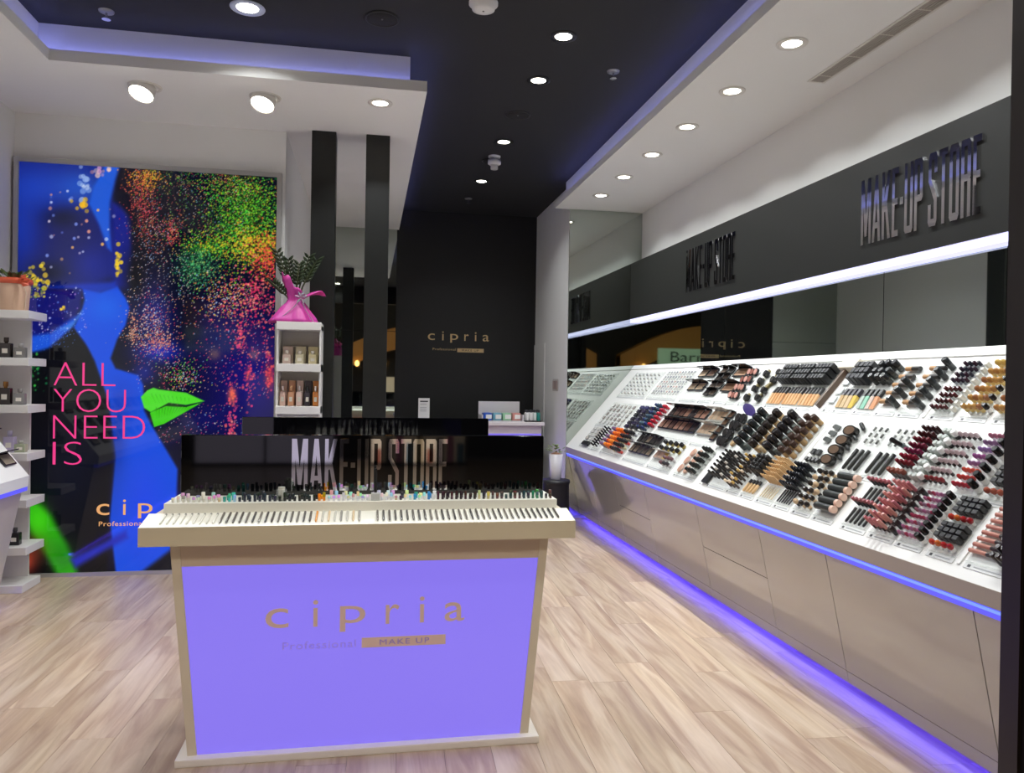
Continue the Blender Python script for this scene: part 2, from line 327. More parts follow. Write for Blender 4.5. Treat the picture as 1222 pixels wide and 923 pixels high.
def tilt_spot(x, y, label):
    t = thing('tilting_spotlight', label, 'ceiling light', (x, y, ZS), 0, 'tilting spotlights above the poster')
    MB().lathe([(0.085, 0), (0.086, -0.006), (0.105, -0.007), (0.107, 0)], 24, caps=False).build('trim_ring', m_whitetrim, t)
    h = MB().lathe([(0.05, 0.0), (0.078, -0.02), (0.083, -0.09), (0.079, -0.09), (0.06, -0.05)], 24, caps=False).build('lamp_head', m_whitetrim, t)
    l = MB().lathe([(0.001, -0.083), (0.077, -0.083), (0.077, -0.08), (0.001, -0.08)], 20, caps=False).build('lamp', m_lamp, h)
    h.location = (0, 0.0, 0.012); h.rotation_euler = (math.radians(-26), 0, math.radians(-22))
    area_light('lamp_light', (0, 0, -0.095), P_SPOT, 0.13, parent=h, spread=120)
tilt_spot(-1.50, 5.54, 'white tilting spotlight above the blue side of the poster')
tilt_spot(-0.73, 5.56, 'white tilting spotlight beside the columns above the poster')
def sprinkler(x, y, z, label):
    t = thing('sprinkler', label, 'sprinkler', (x, y, z), 0, 'ceiling sprinklers')
    MB().lathe([(0.045, 0), (0.043, -0.008), (0.02, -0.012), (0.012, -0.012)], 16).build('cover', M((150, 152, 158), .3, .6), t)
    MB().lathe([(0.007, -0.01), (0.007, -0.045), (0.025, -0.048), (0.025, -0.052)], 12).build('nozzle', M((205, 206, 210), .25, .8), t)
sprinkler(-1.587, 5.04, ZC, 'chrome sprinkler head in the blue lit corner of the black ceiling'); sprinkler(1.657, 5.225, ZC, 'chrome sprinkler head in the black ceiling beside the make-up wall soffit'); sprinkler(1.143, 9.224, ZC, 'small chrome sprinkler head nearest the black back wall')
def speaker(x, y, r, label):
    t = thing('ceiling_speaker', label, 'speaker', (x, y, ZC), 0, 'round ceiling speakers')
    MB().lathe([(r, 0), (r, -0.006), (r * .9, -0.010), (r * .88, -0.006)], 28, caps=False).build('rim', mat('speaker_rim', (26, 26, 27), .5), t)
    MB().lathe([(0.001, -0.005), (r * .88, -0.006), (r * .88, -0.001)], 28, caps=False).build('grille', mat('speaker_grille', (34, 34, 35), .8, bump=.5, bscale=300), t)
    MB().lathe([(0.006, -0.005), (0.006, -0.009)], 8).build('badge', M((120, 120, 122)), t)
speaker(0.047, 4.776, 0.105, 'round black ceiling speaker over the island counter'); speaker(1.171, 6.244, 0.105, 'round black ceiling speaker between downlights over the aisle'); speaker(1.17, 7.60, 0.10, 'round black ceiling speaker behind the heat detector')
t = thing('heat_detector', 'white heat detector hanging under the black ceiling over the aisle', 'detector', (1.17, 7.44, ZC))
MB().lathe([(0.06, 0), (0.06, -0.012), (0.02, -0.014), (0.02, -0.03), (0.062, -0.035), (0.064, -0.075), (0.05, -0.085)], 20).build('base', M((222, 222, 220)), t)
MB().lathe([(0.036, -0.085), (0.036, -0.125), (0.03, -0.13)], 16).build('sensor', M((196, 196, 194)), t)
t = thing('smoke_detector', 'white round smoke detector near the entrance on the black ceiling', 'detector', (0.621, 4.449, ZC))
MB().lathe([(0.085, 0), (0.085, -0.014), (0.07, -0.02), (0.066, -0.042), (0.04, -0.05)], 24).build('body', M((232, 232, 230)), t); MB().lathe([(0.006, -0.049), (0.006, -0.053)], 8).build('indicator', M((60, 60, 60)), t)
# linear vent in the soffit
vt = thing('ceiling_vent', 'long white linear air vent in the make-up wall soffit', 'vent', (0, 0, 0))
v0, v1 = 1.9, 4.47
MB().box(2.700, 2.716, v0, v1, ZS - 0.006, ZS - .0005).box(2.804, 2.820, v0, v1, ZS - 0.006, ZS - .0005).box(2.70, 2.82, v1, v1 + .014, ZS - 0.006, ZS - .0005).build('frame', m_whitetrim, vt)
box('backing', 2.716, 2.804, v0, v1, ZS - 0.0012, ZS - 0.0004, M((58, 54, 50), .8), vt)
for k in range(5): box('slat', 2.720 + k * 0.017, 2.731 + k * 0.017, v0, v1, ZS - 0.006, ZS - 0.0014, M((176, 168, 160), .5), vt)
for k in range(9): box('divider', 2.716, 2.804, v0 + .15 + k * .29, v0 + .158 + k * .29, ZS - 0.0065, ZS - 0.0014, M((215, 208, 200), .5), vt)

# ------------------------------------------------------------------ fascia and mirror over the make-up display
YN = 1.80                                                        # near end of display
fa = thing('sign_fascia', 'charcoal sign board running above the make-up wall mirror', 'sign', kind=None)
box('board', 2.885, XR - 0.001, YN, YE - 0.002, 2.235, 2.86, m_fascia, fa)
box('light_diffuser', 2.888, XR - 0.001, YN, YE - 0.002, 2.19, 2.2345, m_diff, fa)
block_sign('MAKE-UP STORE', 0.92, 0.385, m_chrome, fa, (2.885, 4.16, 2.35), (0, -1, 0), (0, 0, 1), 0.012)
block_sign('MAKE-UP STORE', 0.97, 0.385, m_chrome, fa, (2.885, 6.745, 2.36), (0, -1, 0), (0, 0, 1), 0.012)
mir = thing('wall_mirror', 'long tinted mirror between the sign board and the make-up display', 'mirror')
for a, b in ((YN, 3.16), (3.165, 4.05), (4.055, 6.10), (6.105, YE - .002)):
    box('pane' if a > YN else 'end_panel', 2.955, XR - 0.001, a, b, 1.60, 2.1845, m_mirror if a > YN else m_blackwall, mir)

# ------------------------------------------------------------------ the make-up display (right wall)
P0 = Vector((2.164, 0, 0.80)); P1 = Vector((2.95, 0, 1.71)); DV = (P1 - P0).normalized(); NV = Vector((-DV.z, 0, DV.x)); SL = (P1 - P0).length
dp = thing('makeup_display', 'long white sloping make-up display with greige front along the wall', 'display')
MB().prism([(2.164, 0.80), (2.95, 1.71), (2.953, 1.71), (2.953, 1.60), (2.36, 0.735), (2.172, 0.735)], 'y', YN, YE - 0.002).build('top', m_display, dp)
MB().prism([(2.162, 0.735), (2.161, 0.80), (2.164, 0.80), (2.172, 0.735)], 'y', YN, YE - 0.002).build('front_edge', m_lipedge, dp)
# led lip under the edge
MB().prism([(2.181, 0.694), (2.172, 0.7345), (2.215, 0.7345), (2.215, 0.694)], 'y', YN, YE - .004).build('led_lip', m_lip, dp)
MB().prism([(2.172, 0.716), (2.168, 0.728), (2.172, 0.728), (2.176, 0.716)], 'y', YN, YE - .004).build('led_lens', m_lip2, dp)
MB().prism([(2.222, 0.688), (2.365, 0.085), (2.95, 0.085), (2.95, 1.5), (2.40, 0.688)], 'y', YN + .01, YE - .006).build('carcass', m_dark, dp)
seams = [YN, 2.478, 3.415, 4.075, 4.94, 5.95, 6.75, 7.55, YE - 0.002]
def px(z, d=0.0): return 2.198 + (0.69 - z) * (2.342 - 2.198) / (0.69 - 0.04) + d
for i in range(len(seams) - 1):
    a, b = seams[i] + .0025, seams[i + 1] - .0025
    cuts = [(0.115, 0.69)] if i not in (3, 5) else [(0.115, 0.40), (0.404, 0.69)]
    for z0, z1 in cuts:
        MB().prism([(px(z0), z0), (px(z1), z1), (px(z1, .018), z1), (px(z0, .018), z0)], 'y', a, b).build('door_panel', m_panel, dp)
    MB().prism([(px(0.052), 0.052), (px(0.112), 0.112), (px(0.112, .016), 0.112), (px(0.052, .016), 0.052)], 'y', a, b).build('plinth_panel', m_panel, dp)
box('toe_kick', 2.47, 2.49, YN, YE - .006, 0.0, 0.084, m_dark, dp)
MB().tube([(2.415, YN + .05, 0.068), (2.415, YE - .03, 0.068)], 0.009, 6).build('led_strip', m_ledblue, dp)
# raised header ledge under the mirror
MB().prism([xz(P0 + DV * (SL - .06)), xz(P0 + DV * (SL - .06) + NV * .008), xz(P0 + DV * (SL - .002) + NV * .008), xz(P0 + DV * (SL - .002))], 'y', YN, YE - .004).build('header_ledge', m_display, dp)
ROWV = {1: 0.77, 2: 0.365, 3: 0.085}; ROWN = {1: 'top', 2: 'middle', 3: 'bottom'}
def row_y(pxl, row):
    p = P0 + DV * ROWV[row]; lo, hi = 1.5, 12.0
    for _ in range(40):
        mid = (lo + hi) / 2
        if proj((p.x, mid, p.z))[0] > pxl: lo = mid
        else: hi = mid
    return lo
def frame(y, v, h=0.0, roll=0.0, tilt=0.0):
    o = P0 + DV * v + NV * h
    h += abs(tilt) * .03 if tilt < 0 else 0; o = P0 + DV * v + NV * h
    m = Matrix(((DV.x, 0, NV.x, o.x), (DV.y, 1, NV.y, y), (DV.z, 0, NV.z, o.z), (0, 0, 0, 1)))
    if roll: m = m @ Matrix.Rotation(roll, 4, 'Z')
    if tilt: m = m @ Matrix.Rotation(tilt, 4, 'Y')
    return m
MC = {}
def cached(key, fn):
    if key not in MC: MC[key] = fn()
    return MC[key]
BLK, WHT, CLR = (24, 24, 26), (236, 236, 232), (205, 208, 204)
# product kinds: each returns [(part name, mesh, offset z)], the first is the product's own mesh
def k_stick(r, h, body, cap, cf=0.45, n=10):
    hb = h * (1 - cf)
    return [cached(('sb', r, h, cf, body), lambda: MB().lathe([(r, 0), (r, hb)], n).mesh('product_body', M(body, .3))),
            ('cap', cached(('sc', r, h, cf, cap), lambda: MB().lathe([(r * 1.08, hb), (r * 1.08, h * .96), (r * .85, h)], n).mesh('product_cap', M(cap, .22))))]
def k_bottle(r, h, body, cap):
    return [cached(('bb', r, h, body), lambda: MB().lathe([(r * .9, 0), (r, h * .1), (r, h * .5), (r * .5, h * .62)], 10).mesh('bottle_body', M(body, .12))),
            ('cap', cached(('bc', r, h, cap), lambda: MB().lathe([(r * .62, h * .56), (r * .6, h * .9), (r * .45, h)], 10).mesh('bottle_cap', M(cap, .15))))]
def k_ball(r, h, body, cap):
    return [cached(('lb', r, h, body), lambda: MB().lathe([(r * .75, 0), (r * .75, h * .45)], 10).mesh('pot_body', M(body, .3))),
            ('cap', cached(('lc', r, h, cap), lambda: MB().lathe([(r * .8, h * .42), (r, h * .62), (r * .85, h * .88), (r * .35, h)], 10).mesh('pot_cap', M(cap, .12))))]
def k_lay(r, L, body, cap, cf=0.35):      # lies along the slope
    return [cached(('yb', r, L, cf, body), lambda: MB().lathe([(r * .5, 0), (r, L * .08), (r, L * (1 - cf))], 8, 'x', c=(0, 0, r)).mesh('pencil_body', M(body, .3))),
            ('cap', cached(('yc', r, L, cf, cap), lambda: MB().lathe([(r * 1.1, L * (1 - cf)), (r * 1.1, L)], 8, 'x', c=(0, 0, r)).mesh('pencil_cap', M(cap, .3))))]
def k_across(r, L, body, cap, cf=0.5):    # lies level, along the wall
    return [cached(('ab', r, L, cf, body), lambda: MB().lathe([(r, -L / 2), (r, L * (cf - .5))], 10, 'y', c=(0, 0, r)).mesh('tube_body', M(cap, .3))),
            ('cap', cached(('ac', r, L, cf, cap), lambda: MB().lathe([(r * 1.02, L * (cf - .5)), (r * 1.02, L / 2)], 10, 'y', c=(0, 0, r)).mesh('tube_cap', M(body, .3))))]
def k_tube(w, L, body, cap):
    return [cached(('tb', w, L, body), lambda: MB().add([(0, -w * .5, 0), (0, w * .5, 0), (L * .6, w * .42, 0), (L * .6, -w * .42, 0), (0, -w * .5, .004), (0, w * .5, .004), (L * .6, w * .42, w * .6), (L * .6, -w * .42, w * .6)], [(0, 3, 2, 1), (4, 5, 6, 7), (0, 1, 5, 4), (1, 2, 6, 5), (2, 3, 7, 6), (3, 0, 4, 7)]).mesh('tube_body', M(body, .3))),
            ('cap', cached(('tc', w, L, cap), lambda: MB().rbox(L * .6, L, -w * .4, w * .4, 0, w * .62, .002).mesh('tube_cap', M(cap, .3))))]
def k_box(w, d, h, col):
    return [cached(('bx', w, d, h, col), lambda: MB().rbox(-d / 2, d / 2, -w / 2, w / 2, 0, h, .0015).mesh('carton', M(col, .4)))]
def k_compact(w, d, col, pan):            # open compact or palette with a lid standing up behind the pan
    return [cached(('cb', w, d, col), lambda: MB().rbox(0, d, -w / 2, w / 2, 0, .012, .002).mesh('compact_base', M(col, .25))),
            ('pan', cached(('cp', w, d, pan), lambda: MB().box(d * .1, d * .9, -w * .4, w * .4, .0118, .0135).mesh('compact_pan', M(pan, .5)))),
            ('lid', cached(('cl', w, d, col), lambda: MB().add([(d, -w / 2, .008), (d, w / 2, .008), (d * .72, w / 2, d * .85), (d * .72, -w / 2, d * .85), (d + .006, -w / 2, .01), (d + .006, w / 2, .01), (d * .72 + .006, w / 2, d * .85 + .003), (d * .72 + .006, -w / 2, d * .85 + .003)], [(0, 3, 2, 1), (4, 5, 6, 7), (0, 1, 5, 4), (1, 2, 6, 5), (2, 3, 7, 6), (3, 0, 4, 7)]).mesh('compact_lid', M(col, .2))))]
def k_disc(r, h, col, pan):
    return [cached(('db', r, h, col), lambda: MB().lathe([(r, 0), (r, h)], 14).mesh('compact_base', M(col, .25))),
            ('pan', cached(('dp', r, h, pan), lambda: MB().lathe([(r * .8, h), (r * .78, h + .002)], 14).mesh('compact_pan', M(pan, .4))))]
def k_oval(a, b, h, col, pan):
    def f(k, z0, z1, nm, c):
        n = 14; mb = MB().lathe([(1, z0), (1, z1)], n); mb.v = [(x * a * k, y * b * k, z) for x, y, z in mb.v]; return mb.mesh(nm, M(c, .25))
    return [cached(('ob', a, b, col), lambda: f(1, 0, h, 'compact_base', col)), ('pan', cached(('op', a, b, pan), lambda: f(.78, h, h + .002, 'compact_pan', pan)))]
def put(name, cat, label, group, parts, mw):
    o = link(name, parts[0] if len(parts) == 1 else None, None, label, cat, group); o.matrix_world = mw
    if len(parts) > 1:
        link('base' if parts[1][0] == 'pan' else 'body', parts[0], o)
        for nm, me in parts[1:]: link(nm, me, o)
    return o
TH = 0.005
def tray(row, pl, pr, label, depth=None):
    """clear acrylic tray with a printed strip; returns (y far, y near)"""
    ya, yb = row_y(pl, row), row_y(pr, row); v = ROWV[row]; d = depth or {1: .32, 2: .30, 3: .235}[row]
    t = link('acrylic_tray', None, None, label, 'tray', 'clear acrylic trays on the make-up display'); t.matrix_world = frame((ya + yb) / 2, v)
    w = abs(ya - yb) / 2
    MB().box(-.011, d, -w, w, 0.0008, TH).build('base', m_acry, t)
    MB().box(-.014, -.011, -w, w, 0.0008, .014).build('front_lip', m_acry, t)
    s_ = MB().box(-.036, -.0145, -w, w, 0.0008, .003).build('label_strip', mat('label_strip', (226, 228, 226), .3), t)
    MB().box(-.031, -.019, w - .03, w - .016, 0.003, .0036).build('printed_mark', M((70, 70, 74)), s_)
    MB().box(-.027, -.022, -w + .02, w - .045, 0.003, .0036).build('printed_line', M((168, 170, 172)), s_)
    return ya, yb
for row_, p_, d_ in ((3, 838.5, .235), (3, 1149.5, .235), (1, 1106, .32), (2, 955.5, .30)):     # white ribs between the bays, in the gaps of the trays
    q0, q1 = P0 + DV * (ROWV[row_] - .03), P0 + DV * (ROWV[row_] + d_); y = row_y(p_, row_)
    MB().prism([xz(q0), xz(q0 + NV * .006), xz(q1 + NV * .006), xz(q1)], 'y', y - .008, y + .008).build('bay_rib', m_display, dp)
NAMED = {'black': (26, 26, 28), 'charcoal': (58, 58, 60), 'grey': (120, 122, 122), 'silver grey': (176, 180, 182), 'white': (234, 234, 232), 'cream': (226, 214, 186), 'beige': (210, 184, 150), 'tan': (188, 146, 104), 'brown': (120, 84, 66), 'dark brown': (66, 48, 40), 'gold': (212, 176, 96), 'yellow': (228, 196, 90), 'orange': (234, 124, 40), 'terracotta': (174, 94, 76), 'red': (190, 50, 50), 'burgundy': (112, 26, 44), 'plum': (60, 36, 56), 'purple': (96, 84, 160), 'lilac': (150, 114, 160), 'mauve': (166, 108, 140), 'pink': (206, 140, 140), 'rose': (188, 112, 118), 'blush': (220, 184, 172), 'navy': (40, 48, 84), 'blue': (60, 110, 180), 'teal': (64, 140, 140), 'mint': (150, 206, 182), 'green': (66, 130, 96), 'olive': (140, 126, 74)}
def colour_word(c): return min(NAMED, key=lambda k: sum((a - b) ** 2 for a, b in zip(NAMED[k], c)))
def with_colour(label, parts):
    me = parts[0] if len(parts) == 1 else parts[1][1]
    c = [int(v) for v in me.materials[0].name.split('_')[1:4]]; w = colour_word(c) + ('' if len(parts) == 1 else ' ' + parts[1][0])
    l = label + (', ' if len(parts) == 1 else ' with ') + w
    return l if len(l.split()) <= 16 else label
NPROD = [0]
def grid(row, ys, va, vb, nu, nv, fn, name, cat, label, m0=.05, jit=0.0, roll=0.0, tilt=0.0, skip=0.0, h=TH + .0006):
    ya, yb = ys; gp = label.split(' in the ')[-1][:60] if False else label[:70]
    for j in range(nv):
        for i in range(nu):
            if random.random() < skip: continue
            u = (i + .5) / nu if nu > 1 else .5
            y = ya + (yb - ya) * (m0 + (1 - 2 * m0) * u); v = ROWV[row] + va + (vb - va) * ((j + .5) / nv)
            pr_ = fn(i, j); put(name, cat, with_colour(label, pr_), gp, pr_, frame(y + random.uniform(-jit, jit), v + random.uniform(-jit, jit), h, roll + random.uniform(-1, 1) * jit * 20, tilt)); NPROD[0] += 1
def sub(ys, a, b): return ys[0] + (ys[1] - ys[0]) * a, ys[0] + (ys[1] - ys[0]) * b
rc = random.choice
# --- top row, from the end mirror to the entrance
y = tray(1, 738, 771, 'clear tray of tiny pale pots at the mirror end of the top row')
grid(1, y, .0, .30, 7, 6, lambda i, j: k_stick(.011, .02, (214, 212, 206), rc([(188, 190, 188), (206, 200, 196), (176, 180, 182)]), .4), 'sample_pot', 'cosmetic pot', 'tiny pale sample pot at the mirror end of the top row')
y = tray(1, 773, 808, 'clear tray of short pale tubes in the top row beside open black palettes')
grid(1, y, .0, .30, 10, 5, lambda i, j: k_lay(.006, .045, (210, 208, 204), rc([(170, 172, 176), (206, 178, 170), (150, 152, 158)]), .4), 'sample_tube', 'cosmetic tube', 'short pale sample tube in the top row beside the open black palettes')
y = tray(1, 812, 832, 'clear tray of open black palettes in the top row beside the short pale tubes')
grid(1, y, .02, .32, 2, 2, lambda i, j: k_compact(.15, .085, BLK, rc([(196, 170, 140), (120, 92, 74)])), 'eyeshadow_palette', 'palette', 'open black palette in the top row beside the short pale tubes', jit=.004)
y = tray(1, 834, 850, 'clear tray of black folding compacts in the top row')
grid(1, y, .0, .32, 2, 4, lambda i, j: k_compact(.10, .06, BLK, rc([(60, 54, 50), (100, 84, 72)])), 'powder_compact', 'compact', 'small black folding compact with dark pan in the top row', jit=.006)
y = tray(1, 853, 866, 'clear tray of wide black palettes with brown pans in the top row')
grid(1, y, .01, .32, 1, 2, lambda i, j: k_compact(.22, .09, BLK, (168, 128, 96)), 'eyeshadow_palette', 'palette', 'wide black palette with brown pan in the top row')
y = tray(1, 867, 880, 'clear tray of rosy blusher compacts in the top row')
grid(1, y, .01, .32, 3, 4, lambda i, j: k_disc(.03, .016, BLK, rc([(214, 160, 146), (196, 142, 126), (150, 96, 84)])), 'blusher_compact', 'compact', 'round black blusher compact with rosy pan in the top row', jit=.004, tilt=-.35)
y = tray(1, 882, 911, 'clear tray of loose round compacts in the top row beside peach foundation tubes')
grid(1, y, .01, .31, 2, 4, lambda i, j: k_oval(.035, .024, .014, (122, 110, 66), (150, 136, 96)), 'oval_compact', 'compact', 'olive oval compact in the top row beside the foundation tubes', jit=.012)
grid(1, sub(y, .12, 1.1), .0, .30, 2, 4, lambda i, j: k_disc(.024, .03, BLK, (48, 46, 44)), 'round_compact', 'compact', 'small black round compact among olive oval ones in the top row', jit=.012, tilt=-.3)
for k, (a, b) in enumerate(((914, 931), (932, 950), (951, 971))):
    w_ = ('mirror end', 'middle', 'brown divider end')[k]
    y = tray(1, a, b, 'clear tray of peach foundation tubes at the %s of the foundation block' % w_)
    grid(1, y, .0, .14, 5, 1, lambda i, j: k_tube(.032, .13, rc([(226, 178, 128), (218, 164, 112), (230, 188, 142)]), BLK), 'foundation_tube', 'foundation tube', 'peach foundation tube with black cap at the %s of the foundation block' % w_, m0=.02) if 0 else None
    grid(1, y, .0, .0, 5, 1, lambda i, j: k_tube(.027, .14, rc([(226, 178, 128), (218, 164, 112), (230, 188, 142)]), BLK), 'foundation_tube', 'foundation tube', 'peach foundation tube with black cap at the %s of the foundation block' % w_, m0=.02)
    grid(1, y, .165, .30, 5, 3, lambda i, j: k_box(.027, .035, .07, (34, 36, 37)), 'foundation_carton', 'carton', 'black carton standing above peach tubes at the %s of the foundation block' % w_, m0=.02)
yb_ = row_y(979, 1); dv = MB().rbox(-.02, .34, -.012, .012, .0005, .035, .002).build('tray_divider', M((92, 74, 60), .3), None, label='brown upright divider bar beside the peach foundation tubes', cat='divider'); dv.matrix_world = frame(yb_, .78)
put('cream_carton', 'carton', 'cream folded carton lying over the black cartons in the top row', None, k_box(.16, .07, .05, (216, 208, 190)), frame(row_y(982, 1), 1.08, .0008))
y = tray(1, 984, 993, 'narrow clear tray of white tester cards beside the brown divider bar')
grid(1, y, .02, .3, 1, 4, lambda i, j: k_box(.05, .05, .008, (232, 236, 238)), 'tester_card', 'card', 'white tester card in the narrow tray beside the brown divider bar')
y = tray(1, 996, 1018, 'clear tray of pale yellow bottles in the top row')
grid(1, y, .0, .0, 4, 1, lambda i, j: k_tube(.034, .13, ((206, 176, 130), (214, 190, 150), (222, 196, 160), (226, 196, 96))[i], (44, 42, 52)), 'corrector_bottle', 'bottle', 'pale yellow corrector bottle with dark cap in the top row', m0=.04)
grid(1, y, .165, .30, 4, 3, lambda i, j: k_box(.032, .036, .07, (40, 42, 44)), 'corrector_carton', 'carton', 'black carton standing above the pale yellow bottles in the top row', m0=.03)
y = tray(1, 1020, 1044, 'clear tray of mint green and rose primers in the top row')
grid(1, y, .0, .0, 4, 1, lambda i, j: k_tube(.032, .13, ((190, 206, 196), (150, 206, 182), (216, 196, 184), (222, 160, 120))[i], BLK), 'primer_bottle', 'bottle', 'mint or rose primer bottle with black cap in the top row', m0=.04)
grid(1, y, .16, .31, 3, 3, lambda i, j: k_stick(.018, .07, (58, 62, 60), (40, 42, 44), .5), 'primer_jar', 'jar', 'dark grey jar standing above the mint green primers', jit=.006)
for k, (a, b) in enumerate(((1046, 1070), (1073, 1100))):
    w_ = ('beside the mint green primers', 'beside the plum lip glosses')[k]
    y = tray(1, a, b, 'clear tray of lying tan foundation sticks %s' % w_)
    grid(1, sub(y, .0, .8), .02, .31, 1, 5, lambda i, j: k_across(.013, .105, rc([(176, 130, 92), (192, 150, 108), (168, 120, 84)]), (52, 50, 48), .55), 'foundation_stick', 'foundation stick', 'tan and black foundation stick lying level %s' % w_)
    grid(1, sub(y, .78, 1.05), .0, .32, 1, 5, lambda i, j: k_stick(.016, .075, (54, 58, 58), (46, 50, 52), .5), 'tester_stick', 'foundation stick', 'black foundation tester standing up %s' % w_, skip=.1)
y = tray(1, 1112, 1141, 'clear tray of plum capped nail polish beside the gold bottles in the top row')
grid(1, sub(y, 0, .8), .0, .15, 4, 4, lambda i, j: k_stick(.008, .042, CLR, rc([(96, 44, 40), (84, 34, 36), (70, 30, 34)]), .6), 'nail_polish', 'nail polish', 'brown capped nail polish in the tray beside the gold bottles')
grid(1, sub(y, 0, .8), .17, .31, 4, 4, lambda i, j: k_stick(.008, .042, (160, 164, 170), rc([(52, 38, 56), (42, 44, 58), (58, 32, 48)]), .6), 'nail_polish', 'nail polish', 'dark plum capped nail polish in the tray beside the gold bottles')
grid(1, sub(y, .8, 1.05), .0, .31, 1, 9, lambda i, j: k_box(.018, .02, .03, (216, 214, 204)), 'sample_jar', 'cosmetic pot', 'pale sample jar in the column beside plum capped nail polish')
for k, (a, b) in enumerate(((1148, 1181), (1188, 1219))):
    w_ = ('beside the plum capped nail polish', 'beside the shopfront frame')[k]
    y = tray(1, a, b, 'clear tray of gold capped bottles %s' % w_)
    grid(1, sub(y, 0, .85), .0, .32, 4, 6, lambda i, j: k_ball(.0135, .046, (226, 200, 130), rc([(196, 150, 84), (178, 128, 72), (160, 108, 70)]) if j < 5 or k else (214, 182, 100)), 'concealer_stick', 'concealer', 'gold and tan concealer stick %s' % w_)
    grid(1, sub(y, .86, 1.03), .0, .32, 1, 6, lambda i, j: k_stick(.011, .05, WHT, BLK, .55), 'concealer_tester', 'concealer', 'black capped concealer tester ending the gold sticks %s' % w_)
# --- middle row
y = tray(2, 712, 742, 'clear tray of pale strips at the mirror end of the middle row')
grid(2, y, .0, .28, 6, 5, lambda i, j: k_box(.05, .035, .008, rc([(176, 172, 164), (200, 198, 194), (150, 142, 136)])), 'lash_case', 'lash case', 'thin pale lash case at the mirror end of the middle row')
y = tray(2, 744, 762, 'clear tray of purple and black slim palettes in the middle row')
grid(2, y, .0, .28, 3, 6, lambda i, j: k_box(.075, .035, .022, rc([(40, 32, 62), (34, 28, 48), (50, 50, 92), (28, 28, 34)])), 'slim_palette', 'palette', 'slim purple or black palette in the middle row')
y = tray(2, 763, 776, 'clear tray of blue teal and red mascaras in the middle row')
grid(2, sub(y, 0, .65), .0, .30, 3, 7, lambda i, j: k_stick(.012, .06, (60, 74, 92), rc([(44, 60, 110), (70, 96, 112), (40, 52, 60)]), .5), 'blue_mascara', 'mascara', 'blue or teal mascara in the middle row')
grid(2, sub(y, .65, 1), .05, .30, 2, 6, lambda i, j: k_stick(.012, .05, (170, 30, 50), (184, 34, 52), .5), 'red_mascara', 'mascara', 'red mascara beside the blue ones in the middle row')
y = tray(2, 779, 823, 'clear wide tray of open black eyeshadow palettes in the middle row')
grid(2, y, .0, .27, 7, 2, lambda i, j: k_compact(.10, .10, (36, 36, 38), rc([(186, 138, 116), (120, 84, 70), (64, 52, 50), (214, 184, 168)])), 'eyeshadow_palette', 'palette', 'open black palette with brown pan in the wide tray of the middle row', m0=.02)
y = tray(2, 825, 850, 'clear tray of pale open powder compacts in the middle row')
grid(2, sub(y, 0, .72), .0, .27, 4, 2, lambda i, j: k_compact(.066, .10, (188, 186, 178), rc([(216, 190, 160), (204, 172, 140)])), 'powder_compact', 'compact', 'open pale powder compact with beige pan in the middle row', m0=.02)
grid(2, sub(y, .72, 1), .0, .28, 1, 4, lambda i, j: k_compact(.075, .055, BLK, (120, 88, 62)), 'bronzer_compact', 'compact', 'black bronzer compact beside the pale powder compacts')
y = tray(2, 856, 876, 'clear tray of black compacts around a purple hand mirror')
grid(2, sub(y, 0, .6), .0, .28, 2, 4, lambda i, j: k_disc(.036, .022, BLK, (40, 38, 38)), 'round_compact', 'compact', 'round black compact in the tray with the purple hand mirror', jit=.005, tilt=-.4)
grid(2, sub(y, .6, 1.05), .02, .24, 1, 3, lambda i, j: k_oval(.045, .028, .014, (150, 122, 82), (178, 150, 112)), 'oval_compact', 'compact', 'tan oval compact in the tray with the purple hand mirror', jit=.006)
hm = link('hand_mirror', None, None, 'small purple round mirror on a stalk rising from the middle row', 'hand mirror'); hm.matrix_world = frame(row_y(880, 2), ROWV[2] + .255, .001)
MB().tube([(0, 0, 0), (0.0, 0, .07)], .006, 8).build('stalk', m_black, hm)
MB().lathe([(1, -.004), (1, .004)], 20, 'y').build('frame', M((96, 84, 160), .2), hm); q = [c for c in hm.children if c.name.startswith('frame')][0]; q.scale = (.035, 1, .05); q.location = (0, 0, .115)
for k, (a, b, bd, cp, nu, w_) in enumerate(((881, 895, (54, 66, 64), (30, 34, 36), 1, 'black tall mascara with grey base'), (898, 913, (178, 152, 112), (36, 30, 26), 1, 'tan and black tall mascara'), (915, 931, (58, 54, 52), (32, 30, 32), 1, 'charcoal tall mascara'), (933, 951, (158, 128, 84), (62, 44, 36), 2, 'bronze and brown short mascara'))):
    y = tray(2, a, b, 'clear tray of %ss in the middle row' % w_)
    grid(2, y, .0, .30, nu, 6, lambda i, j: k_stick(.0225 if nu == 1 else .018, .10 if nu == 1 else .075, bd, cp, .5, 12), 'mascara', 'mascara', '%s in the middle row' % w_)
    if nu == 1: grid(2, sub(y, .62, 1.1), .0, .28, 1, 6, lambda i, j: k_stick(.014, .05, bd, (90, 96, 92) if k != 1 else (196, 176, 140), .4), 'mascara_tester', 'mascara', 'short tester beside the %ss' % w_)
y = tray(2, 960, 979, 'clear tray of small make-up tools in the middle row')
grid(2, y, .13, .29, 1, 3, lambda i, j: k_tube(.03, .05, (70, 74, 70), (58, 60, 58)), 'hair_clip', 'clip', 'grey wedge shaped clip in the tray of small make-up tools', roll=1.5, jit=.01)
grid(2, y, .01, .03, 4, 1, lambda i, j: k_disc(.014, .02, BLK, (120, 120, 120)), 'pencil_sharpener', 'sharpener', 'small black sharpener in the front of the make-up tools tray')
grid(2, sub(y, 0, .7), .06, .09, 2, 1, lambda i, j: k_box(.03, .035, .018, (52, 54, 54)), 'tool_case', 'case', 'small dark case behind the sharpeners')
y = tray(2, 982, 1000, 'clear tray of glossy black brow kits in the middle row')
